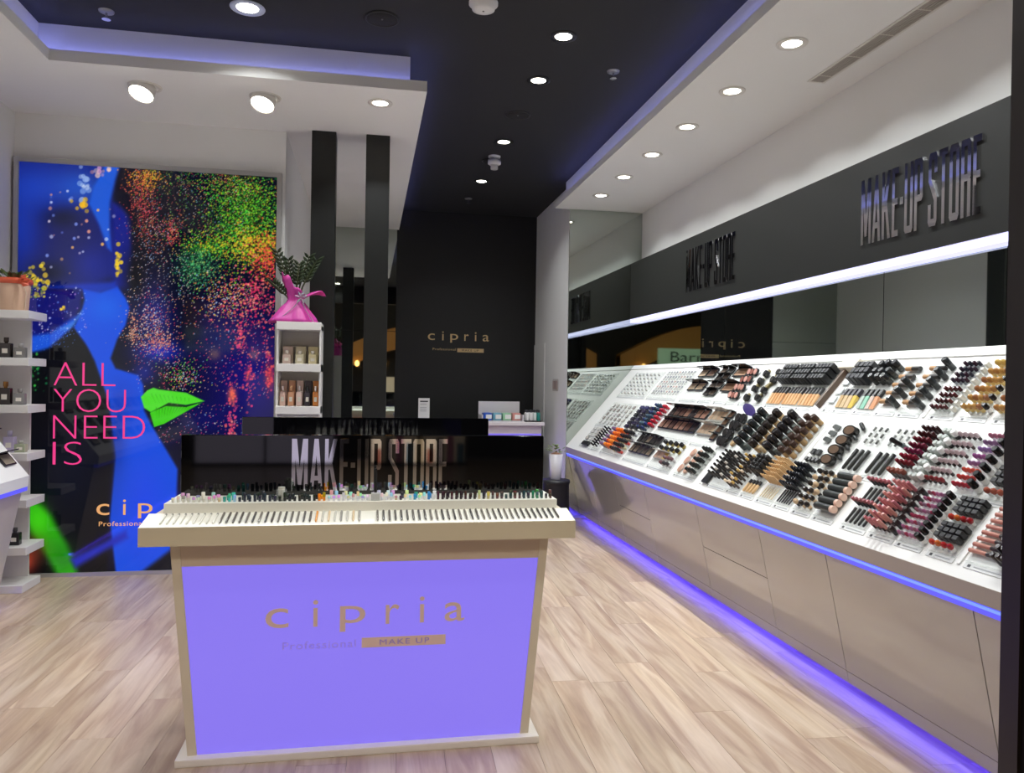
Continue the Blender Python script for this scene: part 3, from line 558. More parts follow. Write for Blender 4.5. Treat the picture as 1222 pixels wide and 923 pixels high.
grid(2, sub(y, 0, .7), .0, .27, 1, 4, lambda i, j: k_oval(.03, .055, .026, (34, 32, 30), (112, 92, 76)), 'brow_kit', 'brow kit', 'glossy black oval brow kit in the middle row', tilt=-.3)
grid(2, sub(y, .7, 1.1), .02, .29, 1, 4, lambda i, j: k_lay(.011, .07, (40, 42, 42), (30, 32, 32)), 'brow_gel', 'brow gel', 'black brow gel lying beside the oval brow kits', roll=1.0)
for k, (a, b) in enumerate(((1003, 1026), (1030, 1056))):
    w_ = ('beside the oval brow kits', 'beside the dark red glosses')[k]
    y = tray(2, a, b, 'clear tray of black brow pens %s' % w_)
    grid(2, y, .0, .0, 3, 1, lambda i, j: k_lay(.0095, .13, (44, 44, 42), (34, 34, 34), .3), 'brow_pen', 'brow pen', 'black brow pen lying in the front of the tray %s' % w_, m0=.06)
    grid(2, y, .16, .28, 3, 3, lambda i, j: k_lay(.006, .025, rc([(96, 98, 96), (176, 180, 178), (140, 142, 138)]), (120, 122, 118)), 'pen_refill', 'brow pen', 'tiny grey brow pen refill above the black pens %s' % w_, m0=.06)
put('brow_pen', 'brow pen', 'black brow pen standing askew beside the dark red glosses', None, k_stick(.011, .10, (60, 74, 78), (28, 30, 30), .6), frame(row_y(1057, 2), ROWV[2] + .18, .001, tilt=-.25))
y = tray(2, 1064, 1097, 'clear tray of dark red lip glosses in the middle row')
grid(2, sub(y, 0, .72), .06, .30, 4, 7, lambda i, j: k_stick(.0082, .055, (60, 26, 34), ((116, 28, 40), (128, 24, 48), (112, 20, 62), (106, 22, 48), (96, 22, 34), (70, 26, 30), (54, 26, 28))[j], .55), 'lip_gloss', 'lip gloss', 'dark red lip gloss in the middle row')
grid(2, sub(y, 0, .72), .0, .04, 4, 1, lambda i, j: k_stick(.011, .06, (96, 96, 92), (128, 72, 58), .4), 'lip_gloss', 'lip gloss', 'brown tipped lip gloss in front of the dark red ones')
grid(2, sub(y, .74, 1.08), .0, .30, 2, 8, lambda i, j: k_stick(.012, .045, (176, 184, 178), (190, 196, 190), .5), 'clear_gloss', 'lip gloss', 'clear pale lip gloss tester beside the dark red glosses')
y = tray(2, 1101, 1131, 'clear tray of near black lipsticks with pale tops in the middle row')
grid(2, sub(y, .1, 1), .0, .30, 4, 6, lambda i, j: k_ball(.0098, .042, (46, 24, 26), (196, 176, 178) if j else (130, 44, 48)), 'dark_lipstick', 'lipstick', 'near black lipstick with pale top in the middle row')
grid(2, sub(y, -.06, .1), .0, .30, 1, 6, lambda i, j: k_stick(.014, .045, BLK, WHT, .6), 'lipstick_tester', 'lipstick', 'white capped tester at the head of the near black lipsticks')
y = tray(2, 1138, 1169, 'clear tray of lilac to red lip lacquers in the middle row')
grid(2, sub(y, 0, .78), .0, .30, 4, 8, lambda i, j: k_ball(.0094, .042, (225, 215, 222), ((176, 48, 64), (190, 66, 62), (204, 88, 70), (150, 108, 150), (166, 96, 152), (150, 118, 170), (140, 106, 140), (176, 112, 132))[j]), 'lip_lacquer', 'lip lacquer', 'lilac pink or red lip lacquer in the middle row')
grid(2, sub(y, .8, 1.05), .0, .30, 1, 7, lambda i, j: k_stick(.014, .065, WHT, BLK, .6), 'lacquer_tester', 'lip lacquer', 'black capped tester beside the lilac lip lacquers')
y = tray(2, 1176, 1212, 'clear tray of black lip palettes and orange pots beside the shopfront frame')
for r_ in (0, 1):
    grid(2, y, .0 + r_ * .155, .03 + r_ * .155, 4, 1, lambda i, j: k_ball(.0125, .04, WHT, rc([(170, 92, 72), (184, 98, 76), (158, 80, 68)])), 'lip_balm', 'lip balm', 'terracotta lip balm pot beside the shopfront frame')
    grid(2, y, .05 + r_ * .155, .145 + r_ * .155, 4, 3, lambda i, j: k_box(.027, .022, .034, (26, 26, 28)), 'lip_palette', 'palette', 'small black lip palette behind the terracotta pots')
# --- bottom row
y = tray(3, 693, 706, 'clear tray of grey strips and black case ending the bottom row')
grid(3, y, .06, .24, 3, 4, lambda i, j: k_box(.09, .03, .008, rc([(170, 164, 156), (196, 194, 190)])), 'lash_case', 'lash case', 'thin grey lash case at the mirror end of the bottom row')
grid(3, y, .0, .03, 1, 1, lambda i, j: k_box(.22, .05, .02, (36, 36, 38)), 'lash_kit', 'lash case', 'black lash kit at the mirror end of the bottom row')
y = tray(3, 707, 716, 'clear tray of thin black pencils in the bottom row')
grid(3, y, .0, .24, 2, 9, lambda i, j: k_stick(.008, .06, (230, 230, 228), BLK, .75), 'eye_pencil', 'eye pencil', 'thin black eye pencil with white base in the bottom row')
y = tray(3, 718, 743, 'clear tray of orange and violet mascaras in the bottom row')
grid(3, sub(y, 0, .2), .02, .25, 2, 5, lambda i, j: k_stick(.014, .07, (120, 110, 120), (124, 96, 126), .5), 'violet_mascara', 'mascara', 'violet mascara in the bottom row')
grid(3, sub(y, .2, .55), .02, .25, 3, 5, lambda i, j: k_stick(.015, .07, (214, 110, 40), rc([(232, 112, 30), (238, 140, 50), (216, 84, 30)]), .5), 'orange_mascara', 'mascara', 'bright orange mascara in the bottom row')
grid(3, sub(y, .55, 1), .0, .25, 4, 5, lambda i, j: k_stick(.013, .07, rc([(206, 200, 160), (150, 150, 156), (200, 70, 60)]), (34, 34, 38), .6), 'eyeliner', 'eyeliner', 'black topped eyeliner beside the orange mascaras')
y = tray(3, 745, 771, 'clear tray of open black brow palettes in the bottom row')
grid(3, y, .0, .23, 5, 2, lambda i, j: k_compact(.085, .085, (44, 44, 46), rc([(112, 100, 92), (70, 64, 62), (150, 132, 112)])), 'brow_palette', 'palette', 'open black brow palette in the bottom row', m0=.02)
y = tray(3, 774, 801, 'clear tray of pale gold palettes in the bottom row')
grid(3, sub(y, 0, .6), .0, .12, 3, 1, lambda i, j: k_compact(.085, .07, (196, 190, 180), rc([(222, 190, 90), (214, 180, 160)])), 'highlighter_palette', 'palette', 'pale palette with golden pan in the bottom row')
grid(3, sub(y, .55, 1), .0, .1, 3, 2, lambda i, j: k_stick(.013, .05, (180, 176, 176), rc([(110, 78, 82), (52, 50, 54)]), .5), 'shadow_pot', 'cosmetic pot', 'mauve capped eyeshadow pot beside the pale gold palettes')
grid(3, y, .13, .24, 4, 2, lambda i, j: k_stick(.017, .045, (160, 140, 60), BLK, .6), 'gel_liner', 'eyeliner', 'black capped gel liner pot behind the pale gold palettes')
y = tray(3, 806, 831, 'clear tray of tan oval powders in the bottom row')
grid(3, sub(y, 0, .62), .0, .22, 2, 3, lambda i, j: k_oval(.034, .026, .014, (206, 172, 152), (196, 152, 132)), 'oval_powder', 'compact', 'tan oval powder compact in the bottom row')
grid(3, sub(y, .62, 1.05), .0, .24, 3, 5, lambda i, j: k_stick(.012, .06, (160, 166, 160), (32, 36, 34), .7), 'brow_mascara', 'mascara', 'small black mascara beside the tan oval powders')
y = tray(3, 846, 868, 'clear tray of black eye pencils with white ends in the bottom row')
grid(3, y, .03, .24, 4, 7, lambda i, j: k_stick(.0075, .07, (44, 40, 38), rc([(30, 30, 32), (30, 30, 32), (206, 200, 190)]), .25), 'kohl_pencil', 'eye pencil', 'black kohl pencil with dark or white end in the bottom row')
grid(3, sub(y, -.25, .05), .0, .05, 1, 1, lambda i, j: k_box(.08, .09, .015, (28, 28, 30)), 'pencil_case', 'case', 'flat black case in front of the black kohl pencils')
y = tray(3, 869, 884, 'clear tray of brown eye pencils with gold ends in the bottom row')
grid(3, y, .0, .24, 3, 8, lambda i, j: k_stick(.0075, .065, (64, 50, 42), rc([(204, 168, 96), (52, 42, 38), (226, 206, 180), (40, 38, 38)]), .3), 'brown_pencil', 'eye pencil', 'brown eye pencil with gold or dark end in the bottom row')
y = tray(3, 886, 902, 'clear tray of tan swatches below black brushes in the bottom row')
grid(3, y, .0, .0, 4, 1, lambda i, j: k_lay(.009, .09, (224, 188, 138), (40, 40, 40), .3), 'concealer_pen', 'concealer', 'tan concealer pen lying below the black brushes', m0=.05)
grid(3, y, .12, .24, 3, 4, lambda i, j: k_stick(.0135, .085, (46, 44, 42), (38, 38, 38), .5), 'brush_tube', 'make-up brush', 'black make-up brush standing above the tan concealer pens')
y = tray(3, 905, 924, 'clear tray of natural wood pencils in the bottom row')
grid(3, y, .09, .25, 6, 6, lambda i, j: k_stick(.0045, .085, (212, 176, 128), rc([(220, 184, 136), (206, 168, 118)]), .2, 8), 'wood_pencil', 'lip pencil', 'natural wood pencil standing in the bottom row')
grid(3, y, .0, .0, 6, 1, lambda i, j: k_lay(.003, .085, (226, 204, 160), (232, 220, 196), .2), 'wood_pencil_tester', 'lip pencil', 'thin pale pencil lying in front of the wood pencils', m0=.08)
y = tray(3, 926, 945, 'clear tray of black lengthening mascaras in the bottom row')
grid(3, y, .08, .25, 5, 5, lambda i, j: k_stick(.0085, .07, (30, 32, 36), (30, 34, 42), .5), 'black_mascara', 'mascara', 'slim black mascara standing in the bottom row beside the tan jars')
grid(3, y, .0, .0, 6, 1, lambda i, j: k_lay(.0045, .085, (56, 56, 58), (34, 34, 36), .4), 'mascara_wand', 'mascara', 'thin black wand lying in front of the slim black mascaras', m0=.06)
y = tray(3, 948, 970, 'clear tray of tan and black pots in the bottom row')
grid(3, y, .0, .25, 3, 6, lambda i, j: k_ball(.0145, .045, (206, 178, 142), (40, 34, 30)) if (i + j) % 4 else k_ball(.0145, .045, BLK, (206, 178, 142)), 'concealer_pot', 'cosmetic pot', 'tan and black concealer pot in the bottom row')
y = tray(3, 973, 997, 'clear tray of fat black foundation tubes in the bottom row')
grid(3, y, .015, .25, 1, 6, lambda i, j: k_across(.0188, .15, (50, 54, 52), rc([(206, 176, 140), (226, 190, 170), (196, 196, 166)]), .14), 'fat_black_tube', 'foundation tube', 'fat black tube with pale end lying level in the bottom row', h=.012)
y = tray(3, 1007, 1036, 'clear tray of black lip pencils with rose ends in the bottom row')
for r_ in (0, 1):
    grid(3, y, .0 + r_ * .125, .0 + r_ * .125, 5, 1, lambda i, j: k_lay(.0065, .085, (46, 46, 48), (58, 54, 54), .3), 'lip_pencil', 'lip pencil', 'black lip pencil lying flat in the bottom row beside the pink glosses', m0=.05)
    grid(3, y, .10 + r_ * .125, .12 + r_ * .125, 6, 1, lambda i, j: k_stick(.008, .055, (44, 40, 42), rc([(170, 98, 106), (150, 84, 92)]), .35), 'lip_pencil_end', 'lip pencil', 'rose ended lip pencil standing behind the flat black ones', m0=.03)
y = tray(3, 1040, 1070, 'clear tray of nude pink lip glosses in the bottom row')
grid(3, sub(y, 0, .82), .0, .25, 4, 7, lambda i, j: k_stick(.0072, .08, (60, 40, 42), rc([(206, 140, 138), (196, 124, 126), (214, 152, 142), (188, 112, 120)]), .72), 'pink_lip_gloss', 'lip gloss', 'long nude pink lip gloss in the bottom row')
grid(3, sub(y, .84, 1.04), .0, .25, 1, 7, lambda i, j: k_stick(.012, .045, BLK, (44, 34, 34), .5), 'gloss_tester', 'lip gloss', 'short black tester beside the nude pink glosses')
y = tray(3, 1073, 1104, 'clear tray of mauve lipsticks in the bottom row')
grid(3, sub(y, 0, .82), .0, .25, 5, 8, lambda i, j: k_ball(.0078, .038, (226, 218, 224), rc([(164, 100, 138), (176, 112, 146), (150, 96, 112), (158, 56, 84), (148, 122, 140)])), 'mauve_lipstick', 'lipstick', 'mauve lipstick with rounded cap in the bottom row')
grid(3, sub(y, .84, 1.06), .0, .25, 1, 8, lambda i, j: k_stick(.0125, .055, WHT, BLK, .62), 'lipstick_tester', 'lipstick', 'black capped tester beside the mauve lipsticks')
y = tray(3, 1111, 1143, 'clear tray of black lip palettes with red pots in the bottom row')
for r_ in (0, 1):
    grid(3, y, .0 + r_ * .13, .03 + r_ * .13, 4, 1, lambda i, j: k_ball(.0118, .04, WHT, ((196, 64, 50), (206, 110, 50), (176, 44, 46), (166, 36, 44))[i]), 'red_lip_pot', 'lip balm', 'red or orange lip pot between the black palettes in the bottom row')
    grid(3, y, .04 + r_ * .13, .12 + r_ * .13, 4, 3, lambda i, j: k_box(.027, .02, .036, (28, 28, 30)), 'black_lip_palette', 'palette', 'small black palette behind the red lip pots in the bottom row')
y = tray(3, 1156, 1212, 'clear tray of brown and rose pencils beside the shopfront frame')
grid(3, sub(y, 0, .62), .02, .25, 1, 8, lambda i, j: k_across(.0085, .15, rc([(176, 112, 96), (150, 92, 80), (190, 128, 112)]), (46, 38, 38), .45), 'contour_pencil', 'lip pencil', 'rose brown pencil lying level beside the shopfront frame')
grid(3, sub(y, .62, 1.0), .0, .25, 3, 7, lambda i, j: k_stick(.011, .06, (50, 40, 42), (42, 34, 36), .5), 'dark_lip_stain', 'lip gloss', 'dark lip stain beside the shopfront frame')

# ------------------------------------------------------------------ display along the left wall (only its end shows)
YL0, YL1 = 1.75, 5.58
ld = thing('makeup_display', 'white sloping display along the perfume wall with blue lit edge', 'display')
MB().prism([(-2.19, 0.835), (XL + .02, 1.33), (XL + .002, 1.33), (XL + .002, 1.20), (-2.36, 0.765), (-2.195, 0.765)][::-1], 'y', YL0, YL1).build('top', m_display, ld)
MB().prism([(-2.198, 0.738), (-2.198, 0.7645), (-2.23, 0.7645), (-2.23, 0.738)], 'y', YL0, YL1 - .004).build('led_lip', m_lip, ld)
MB().prism([(-2.23, 0.737), (-2.37, 0.03), (XL + .002, 0.03), (XL + .002, 1.1), (-2.36, .76)], 'y', YL0, YL1 - .006).build('front_panel', mat('left_panel', (206, 200, 196), .25), ld)
box('toe_kick', -2.48, -2.46, YL0, YL1 - .03, 0.0, 0.03, m_dark, ld)
MB().tube([(-2.42, YL0 + .05, 0.016), (-2.42, YL1 - .05, 0.016)], 0.010, 6).build('led_strip', m_ledblue, ld)
LDV = (Vector((XL + .02, 0, 1.33)) - Vector((-2.19, 0, 0.835))).normalized(); LNV = Vector((-LDV.z, 0, LDV.x)) * -1
def lframe(y, v, h=.0008):
    o = Vector((-2.19, 0, .835)) + LDV * v + LNV * h
    X, Z = LDV, LNV; Y = Z.cross(X)
    return Matrix(((X.x, Y.x, Z.x, o.x), (X.y, Y.y, Z.y, y), (X.z, Y.z, Z.z, o.z), (0, 0, 0, 1)))
for i in range(12):
    for j in range(3):
        yy = 5.45 - i * .27
        put('eyeshadow_palette', 'palette', 'open dark palette on the sloping display along the perfume wall', 'palettes on the perfume side display', k_compact(.16, .09, (40, 40, 42), rc([(120, 100, 70), (96, 90, 84), (150, 140, 120)])), lframe(yy, .10 + j * .17))

# ------------------------------------------------------------------ island counters
def counter(label, full=True):
    t = thing('island_counter', label, 'counter', (0.0, 0, 0), 0, 'island counters')
    HB, HT = 0.675, 0.75; zb, zt = 0.03, 0.86; d0, d1 = -0.29, 0.29
    MB().rbox(-0.715, 0.715, -0.33, 0.33, 0.0, 0.03, .006, 2).build('base_plate', mat('base_white', (232, 226, 216), .4), t)
    # tapered end panels
    for s in (-1, 1):
        MB().prism([(s * (HB), zb), (s * (HB - .035), zb), (s * (HT - .035), zt), (s * HT, zt)], 'y', d0 - .006, d1 + .006).build('end_panel', m_cream, t)
    w0 = HB - .0352; w1 = HT - .0352
    zp = .765; wp = w0 + (w1 - w0) * (zp - zb) / (zt - zb)
    for s, yy in ((-1, d0), (1, d1)):
        a, b = (yy, yy + .02) if s < 0 else (yy - .02, yy)
        MB().prism([(-w0, zb), (w0, zb), (wp, zp), (-wp, zp)], 'y', a, b).build('light_panel', m_lilac, t, label='backlit lilac front panel')
        a, b = (yy - .003, yy + .02) if s < 0 else (yy - .02, yy + .003)
        MB().prism([(-wp, zp + .001), (wp, zp + .001), (w1, zt), (-w1, zt)], 'y', a, b).build('header_panel', m_taupe, t)
    MB().prism([(-w0, zb), (w0, zb), (w1, zt), (-w1, zt)], 'y', d0 + .022, d1 - .022).build('core', m_dark, t)
    # top slab: lip, gently rising tray, riser
    prof = [(-.37, .86), (.37, .86), (.37, .933), (.23, .96), (.23, 1.0), (.03, 1.006), (-.03, 1.006), (-.23, 1.0), (-.23, .96), (-.37, .933)]
    MB().prism([(-.37, .861), (.37, .861), (.37, .933), (.225, .945), (-.225, .945), (-.37, .933)], 'x', -0.845, 0.845).build('top_slab', mat('cream_lip', (206, 194, 166), .45), t)
    for s in (-1, 1):
        MB().prism([(s * .369, .9335), (s * .225, .962), (s * .225, .9455), (s * .369, .933)], 'x', -0.844, 0.844).build('pencil_tray', m_creamtop, t)
    MB().prism([(-.225, .9455), (.225, .9455), (.225, 1.0), (-.225, 1.0)], 'x', -0.79, 0.80).build('riser', m_creamtop, t)
    p = MB().rbox(-.775, .785, -.02, .02, 1.0005, 1.258, .002).build('sign_panel', m_blackgloss, t)
    block_sign('MAKE-UP STORE', 0.67, 0.225, m_chrome, p, (-.325, -.02, 1.018), (1, 0, 0), (0, 0, 1), .004)
    if full:
        lp = [c for c in t.children if c.name.startswith('light_panel')][0]
        Yf = d0 - .0005
        cipria(lp, m_goldprint, -.392, Yf, .512, .79, .078, .0012)
        text('brand_lettering', 'Professional', 0.285, mat('faint_print', (140, 120, 190), .5, emit=(124, 108, 210), es=.5), lp, (-.325, Yf, .424), (1, 0, 0), (0, 0, 1), .03, .001, 1.1)
        b = box('gold_bar', -.017, .322, Yf - .0015, Yf, .419, .459, m_goldprint, lp)
        text('bar_lettering', 'MAKE UP', 0.20, mat('bar_print', (150, 132, 210), .5), lp, (.055, Yf - .0016, .428), (1, 0, 0), (0, 0, 1), .022, .0008, 1.2)
    return t
c1 = counter('cream island counter with backlit lilac front and cipria lettering'); c1.location = (0.005, 3.46, 0)
c2 = counter('second cream island counter behind the one with the gold lettering', False); c2.location = (0.0, 5.08, 0)
def pencil_on_counter(kind, cat, label, grp, parts, mw): put(kind, cat, label, grp, parts, mw)
yt = 3.46
slope = math.atan2(.029, .144)
def lying(xc, body, cap):     # along the rising tray, from front to back
    m = Matrix.Translation((xc + .005, yt - .345, .9392)) @ Matrix.Rotation(math.pi / 2, 4, 'Z') @ Matrix.Rotation(-slope, 4, 'Y')
    return m
for i in range(66):
    xx = -.775 + i * (1.555 / 65)
    if 31 <= i <= 33 and i != 31: continue
    pale = i < 9
    if pale: put('eye_pencil', 'eye pencil', 'pale eye pencil with dark ends lying in the counter tray', 'pale pencils in the counter tray', k_lay(.0035, .10, (226, 224, 212), (120, 118, 110), .12), lying(xx, 0, 0))
    else:
        c = rc([(58, 56, 54), (74, 68, 62), (44, 44, 46), (110, 104, 96)]) if i != 24 else (226, 150, 50)
        if 24 < i < 32: c = rc([(200, 198, 188), (216, 190, 150), (150, 148, 142)])
        put('eye_pencil', 'eye pencil', '%s eye pencil lying in a slot of the counter tray' % colour_word(c), 'slotted pencils in the counter tray', k_lay(.0042, .105, c, c, .25), lying(xx, 0, 0))
cols = [(214, 212, 200)] * 9 + [(216, 190, 150), (60, 160, 150), (70, 190, 190), (150, 190, 220)] + [(44, 50, 64)] * 8 + [(40, 42, 44)] * 8 + [(232, 140, 30)] * 2 + [(225, 225, 230)] * 14 + [(200, 190, 150), (60, 60, 70), (232, 232, 232), (210, 226, 216), (70, 150, 190), (232, 232, 232), (226, 226, 226), (60, 130, 190), (230, 230, 230)] + [(70, 40, 52), (50, 40, 44), (46, 36, 40)] * 3 + [(206, 196, 150), (60, 60, 60), (190, 176, 120), (90, 90, 92)] + [(100, 62, 66), (84, 62, 66), (52, 72, 78), (56, 70, 72)] * 2 + [(60, 120, 90), (70, 140, 100), (56, 90, 90), (80, 76, 70), (90, 60, 60)]
n_up = len(cols); 
for i, c in enumerate(cols):
    xx = -.765 + i * (1.545 / (n_up - 1)); 
    for j in (0, 1):
        if j and i % 3 == 0: continue
        hh = .017 + random.random() * .02
        put('standing_pencil', 'eye pencil', 'short %s pencil standing in the counter riser before the black sign' % colour_word(c), 'standing pencils on the counter riser', k_stick(.0055 if j == 0 else .007, round(hh, 3), c, tuple(min(255, int(v * rc([.75, 1, 1.12]))) for v in c), .5, 8), Matrix.Translation((xx + .005 + j * .008, 3.46 - .19 + j * .045, 1.0005)))
t = thing('swivel_tester', 'small black and clear tester stand in the middle of the counter riser', 'tester stand', (0.035, 3.235, 1.0))
MB().tube([(0, .05, .0005), (0, .05, .13)], .006, 8).build('post', m_black, t); MB().rbox(-.018, .018, .02, .06, .0005, .03, .002).build('foot', M((190, 192, 190)), t)
t = thing('brush_cup', 'small clear cup of samples on the counter riser by the letter M', 'cup', (-.345, 3.29, 1.0005))
MB().lathe([(.02, 0), (.022, .045), (.020, .045), (.018, .003)], 14).build('cup', m_acry, t); MB().lathe([(.014, .004), (.014, .055)], 10).build('sample', M((206, 206, 196)), t)

# ------------------------------------------------------------------ lettering on the back wall
bs = thing('wall_sign', 'small gold cipria sign on the black back wall', 'sign')
cipria(bs, m_gold, .745, YB - .001, 2.035, .80, .085, .012)
text('brand_lettering', 'Professional', 0.30, m_gold, bs, (.81, YB - .001, 1.905), (1, 0, 0), (0, 0, 1), .03, .004, 1.1)
box('gold_bar', 1.13, 1.478, YB - .012, YB - .001, 1.885, 1.935, m_gold, bs)
text('bar_lettering', 'MAKE UP', 0.22, mat('bar_dark', (70, 60, 44), .4), bs, (1.19, YB - .0121, 1.897), (1, 0, 0), (0, 0, 1), .026, .001, 1.2)

# ------------------------------------------------------------------ till desk at the back
td = thing('till_desk', 'white till desk with lilac lit front before the black back wall', 'desk')
box('worktop', 0.35, 2.03, 8.80, 9.35, 1.0, 1.04, mat('desk_white', (228, 222, 224), .3), td, .004)
box('front_panel', 0.38, 2.0, 8.84, 8.87, 0.905, 0.999, mat('desk_front', (214, 204, 214), .35), td)
box('light_panel', 0.38, 2.0, 8.85, 8.87, 0.08, 0.9045, m_lilac, td)
box('plinth', 0.38, 2.0, 8.87, 9.3, 0.0, 0.999, m_white, td)
cr = thing('open_box', 'white open box of wet wipe packs on the till desk', 'box')
wm = mat('box_white', (216, 212, 214), .4)
box('back', 1.30, 1.80, 9.18, 9.195, 1.0405, 1.27, wm, cr); box('base', 1.30, 1.80, 8.90, 9.18, 1.0405, 1.05, wm, cr)
for x0 in (1.30, 1.785): box('side', x0, x0 + .015, 8.90, 9.18, 1.05, 1.12, wm, cr)
for k, (c, l) in enumerate((((40, 90, 190), 'blue soft pack lying in the white box on the till desk'), ((110, 170, 190), 'pale teal soft pack in the white box on the till desk'), ((150, 200, 160), 'mint green soft pack in the white box on the till desk'), ((206, 140, 130), 'salmon soft pack at the bottle end of the white box'))):
    x0 = 1.325 + k * .115
    o = thing('wipes_pack', l, 'pack', (x0, 9.04, 1.0505), 0.0, 'soft packs on the till desk')
    MB().rbox(0, .105, -.09, .06, 0, .09, .02, 2).build('pack', M(c, .3), o); MB().rbox(.03, .1, -.093, -.088, .02, .07, .002).build('white_print', M((232, 232, 228), .3), o)
bt = box('display_tray', 1.815, 2.01, 8.88, 9.06, 1.0405, 1.055, m_black, None, .003, label='black tray of small bottles on the till desk', cat='tray')
for k in range(8):
    c = ((222, 222, 220), (214, 214, 212), (206, 214, 210), (40, 130, 120))[k % 4]
    o = link('small_bottle', MB().lathe([(.02, 0), (.02, .085), (.012, .095)], 12).mesh('small_bottle', M(c, .25)), None, 'small white bottle with dark cap in the black tray on the till desk' if k % 4 < 3 else 'small green bottle with dark cap in the black tray on the till desk', 'bottle', 'small bottles on the till desk')
    o.location = (1.845 + (k % 4) * .046, 8.925 + (k // 4) * .08, 1.0552)
    MB().lathe([(.013, .093), (.013, .125)], 10).build('cap', M((60, 62, 66)), o)
ps = thing('notice_stand', 'white upright notice card on the till desk', 'sign', (.635, 9.0, 1.0402))
MB().rbox(-.07, .07, -.03, .03, 0, .012, .002).build('foot', M((220, 220, 220)), ps); box('card', -.065, .065, -.004, .004, .012, .262, M((228, 228, 226)), ps)
box('printed_line', -.045, .045, -.0052, -.004, .218, .232, M((40, 40, 42)), ps)
for z in (.11, .13, .15, .19): box('printed_line', -.045, .03, -.0052, -.004, z, z + .005, M((150, 150, 150)), ps)
# stool with vase and plant by the return wall
st = thing('storage_stool', 'black round stool beside the return wall', 'stool', (1.985, 8.05, 0))
MB().lathe([(.15, 0), (.155, .02), (.145, .43)], 24).build('body', mat('stool_black', (24, 24, 26), .5), st); MB().lathe([(.155, .43), (.16, .445), (.15, .47), (.02, .472)], 24).build('seat', mat('stool_seat', (34, 34, 36), .45), st)
vz = thing('potted_plant', 'small green plant in a tall white vase on the black stool', 'plant', (1.985, 8.05, .4725))
MB().lathe([(.05, 0), (.06, .02), (.075, .27), (.07, .27), (.055, .24)], 20, caps=True).build('vase', mat('vase_white', (214, 212, 214), .25), vz)
lf = MB()
for k in range(26):
    a = random.random() * 6.28; r = .02 + random.random() * .07; z = .27 + random.random() * .09; b_ = Vector((math.cos(a) * r, math.sin(a) * r, z)); d = Vector((math.cos(a), math.sin(a), .5)).normalized() * .045; s = d.cross(Vector((0, 0, 1))).normalized() * .018
    lf.add([b_, b_ + d * .5 + s, b_ + d, b_ + d * .5 - s, b_ + d * .5 + Vector((0, 0, .006))], [(0, 1, 4), (1, 2, 4), (2, 3, 4), (3, 0, 4)])
lf.build('foliage', mat('leaf_mixed', (104, 126, 60), .5), vz, kind='stuff'); MB().lathe([(.07, .262), (.05, .275), (.01, .29)], 14).build('soil', M((150, 110, 84), .8), vz)

# ------------------------------------------------------------------ perfume towers
def bottle_box(x, y, z, w, h, body, cap, label, group, name='perfume_bottle'):
    o = link(name, MB().rbox(-w / 2, w / 2, -w * .35, w * .35, 0, h * .72, .004).mesh(name, M(body, .12)), None, label, 'perfume', group); o.location = (x, y, z)
    MB().lathe([(w * .16, h * .72), (w * .16, h * .78), (w * .22, h * .785), (w * .22, h)], 12).build('cap', M(cap, .2), o)
    MB().box(-w * .25, w * .25, -w * .35 - .001, -w * .35, h * .22, h * .45).build('label', M((228, 222, 210), .5), o); return o
def carton(x, y, z, w, h, c, label, group):
    o = link('perfume_carton', MB().rbox(-w / 2, w / 2, -.03, .03, 0, h, .002).mesh('perfume_carton', M(c, .3)), None, label, 'perfume box', group); o.location = (x, y, z)
    MB().box(-w * .3, w * .3, -.031, -.03, h * .35, h * .6).build('label', M(tuple(min(255, int(v * 1.12)) for v in c), .5), o); return o
tw = thing('perfume_tower', 'white open shelf tower between the poster and the black column', 'shelf', (0, 0, 0))
TX0, TX1, TY0, TY1 = -.672, -.352, 5.90, 6.19; ws = mat('shelf_white', (224, 221, 216), .5)
shz = [1.865, 1.555, 1.24, .92, .60, .28, .02]
for z in shz: box('shelf', TX0, TX1, TY0, TY1 - .012, z, z + .058 if z > .1 else z + .04, ws, tw, .002)
box('back', TX0 + .012, TX1 - .012, TY1 - .012, TY1, .02, 1.92, ws, tw)
for x0 in (TX0 + .0, TX1 - .012): MB().box(x0, x0 + .012, TY0 + .012, TY1 - .0, 0, 1.9).build('side', ws, tw)
for k, (c, l) in enumerate((((232, 206, 192), 'pale rose perfume box on the upper shelf of the tower'), ((232, 222, 190), 'cream gold perfume box on the upper shelf of the tower'), ((240, 226, 180), 'pale yellow perfume box on the upper shelf beside the column'))):
    carton(-.605 + k * .094, 6.10, 1.613, .074, .135, c, l, 'perfume boxes on the tower'); bottle_box(-.605 + k * .094, 5.99, 1.613, .06, .10, tuple(int(v * .92) for v in c), (236, 226, 214), l.replace('box', 'bottle').replace(' on the', ' standing before its box on the'), 'perfume bottles on the tower')
for k, (c, cp, l) in enumerate((((232, 196, 180), (240, 220, 212), 'rose'), ((226, 168, 130), (240, 186, 140), 'amber'), ((238, 210, 200), (236, 222, 216), 'blush'), ((70, 64, 70), (40, 40, 44), 'black'), ((222, 140, 70), (230, 222, 216), 'orange'))):
    carton(-.632 + k * .06, 6.11, 1.298, .048, .19, tuple(min(255, v + 20) for v in c), '%s tall perfume box on the lower shelf of the tower' % l, 'perfume boxes on the tower')
    bottle_box(-.632 + k * .06, 6.0, 1.298, .042, .15, c, cp, '%s slim perfume bottle on the lower shelf of the tower' % l, 'perfume bottles on the tower')
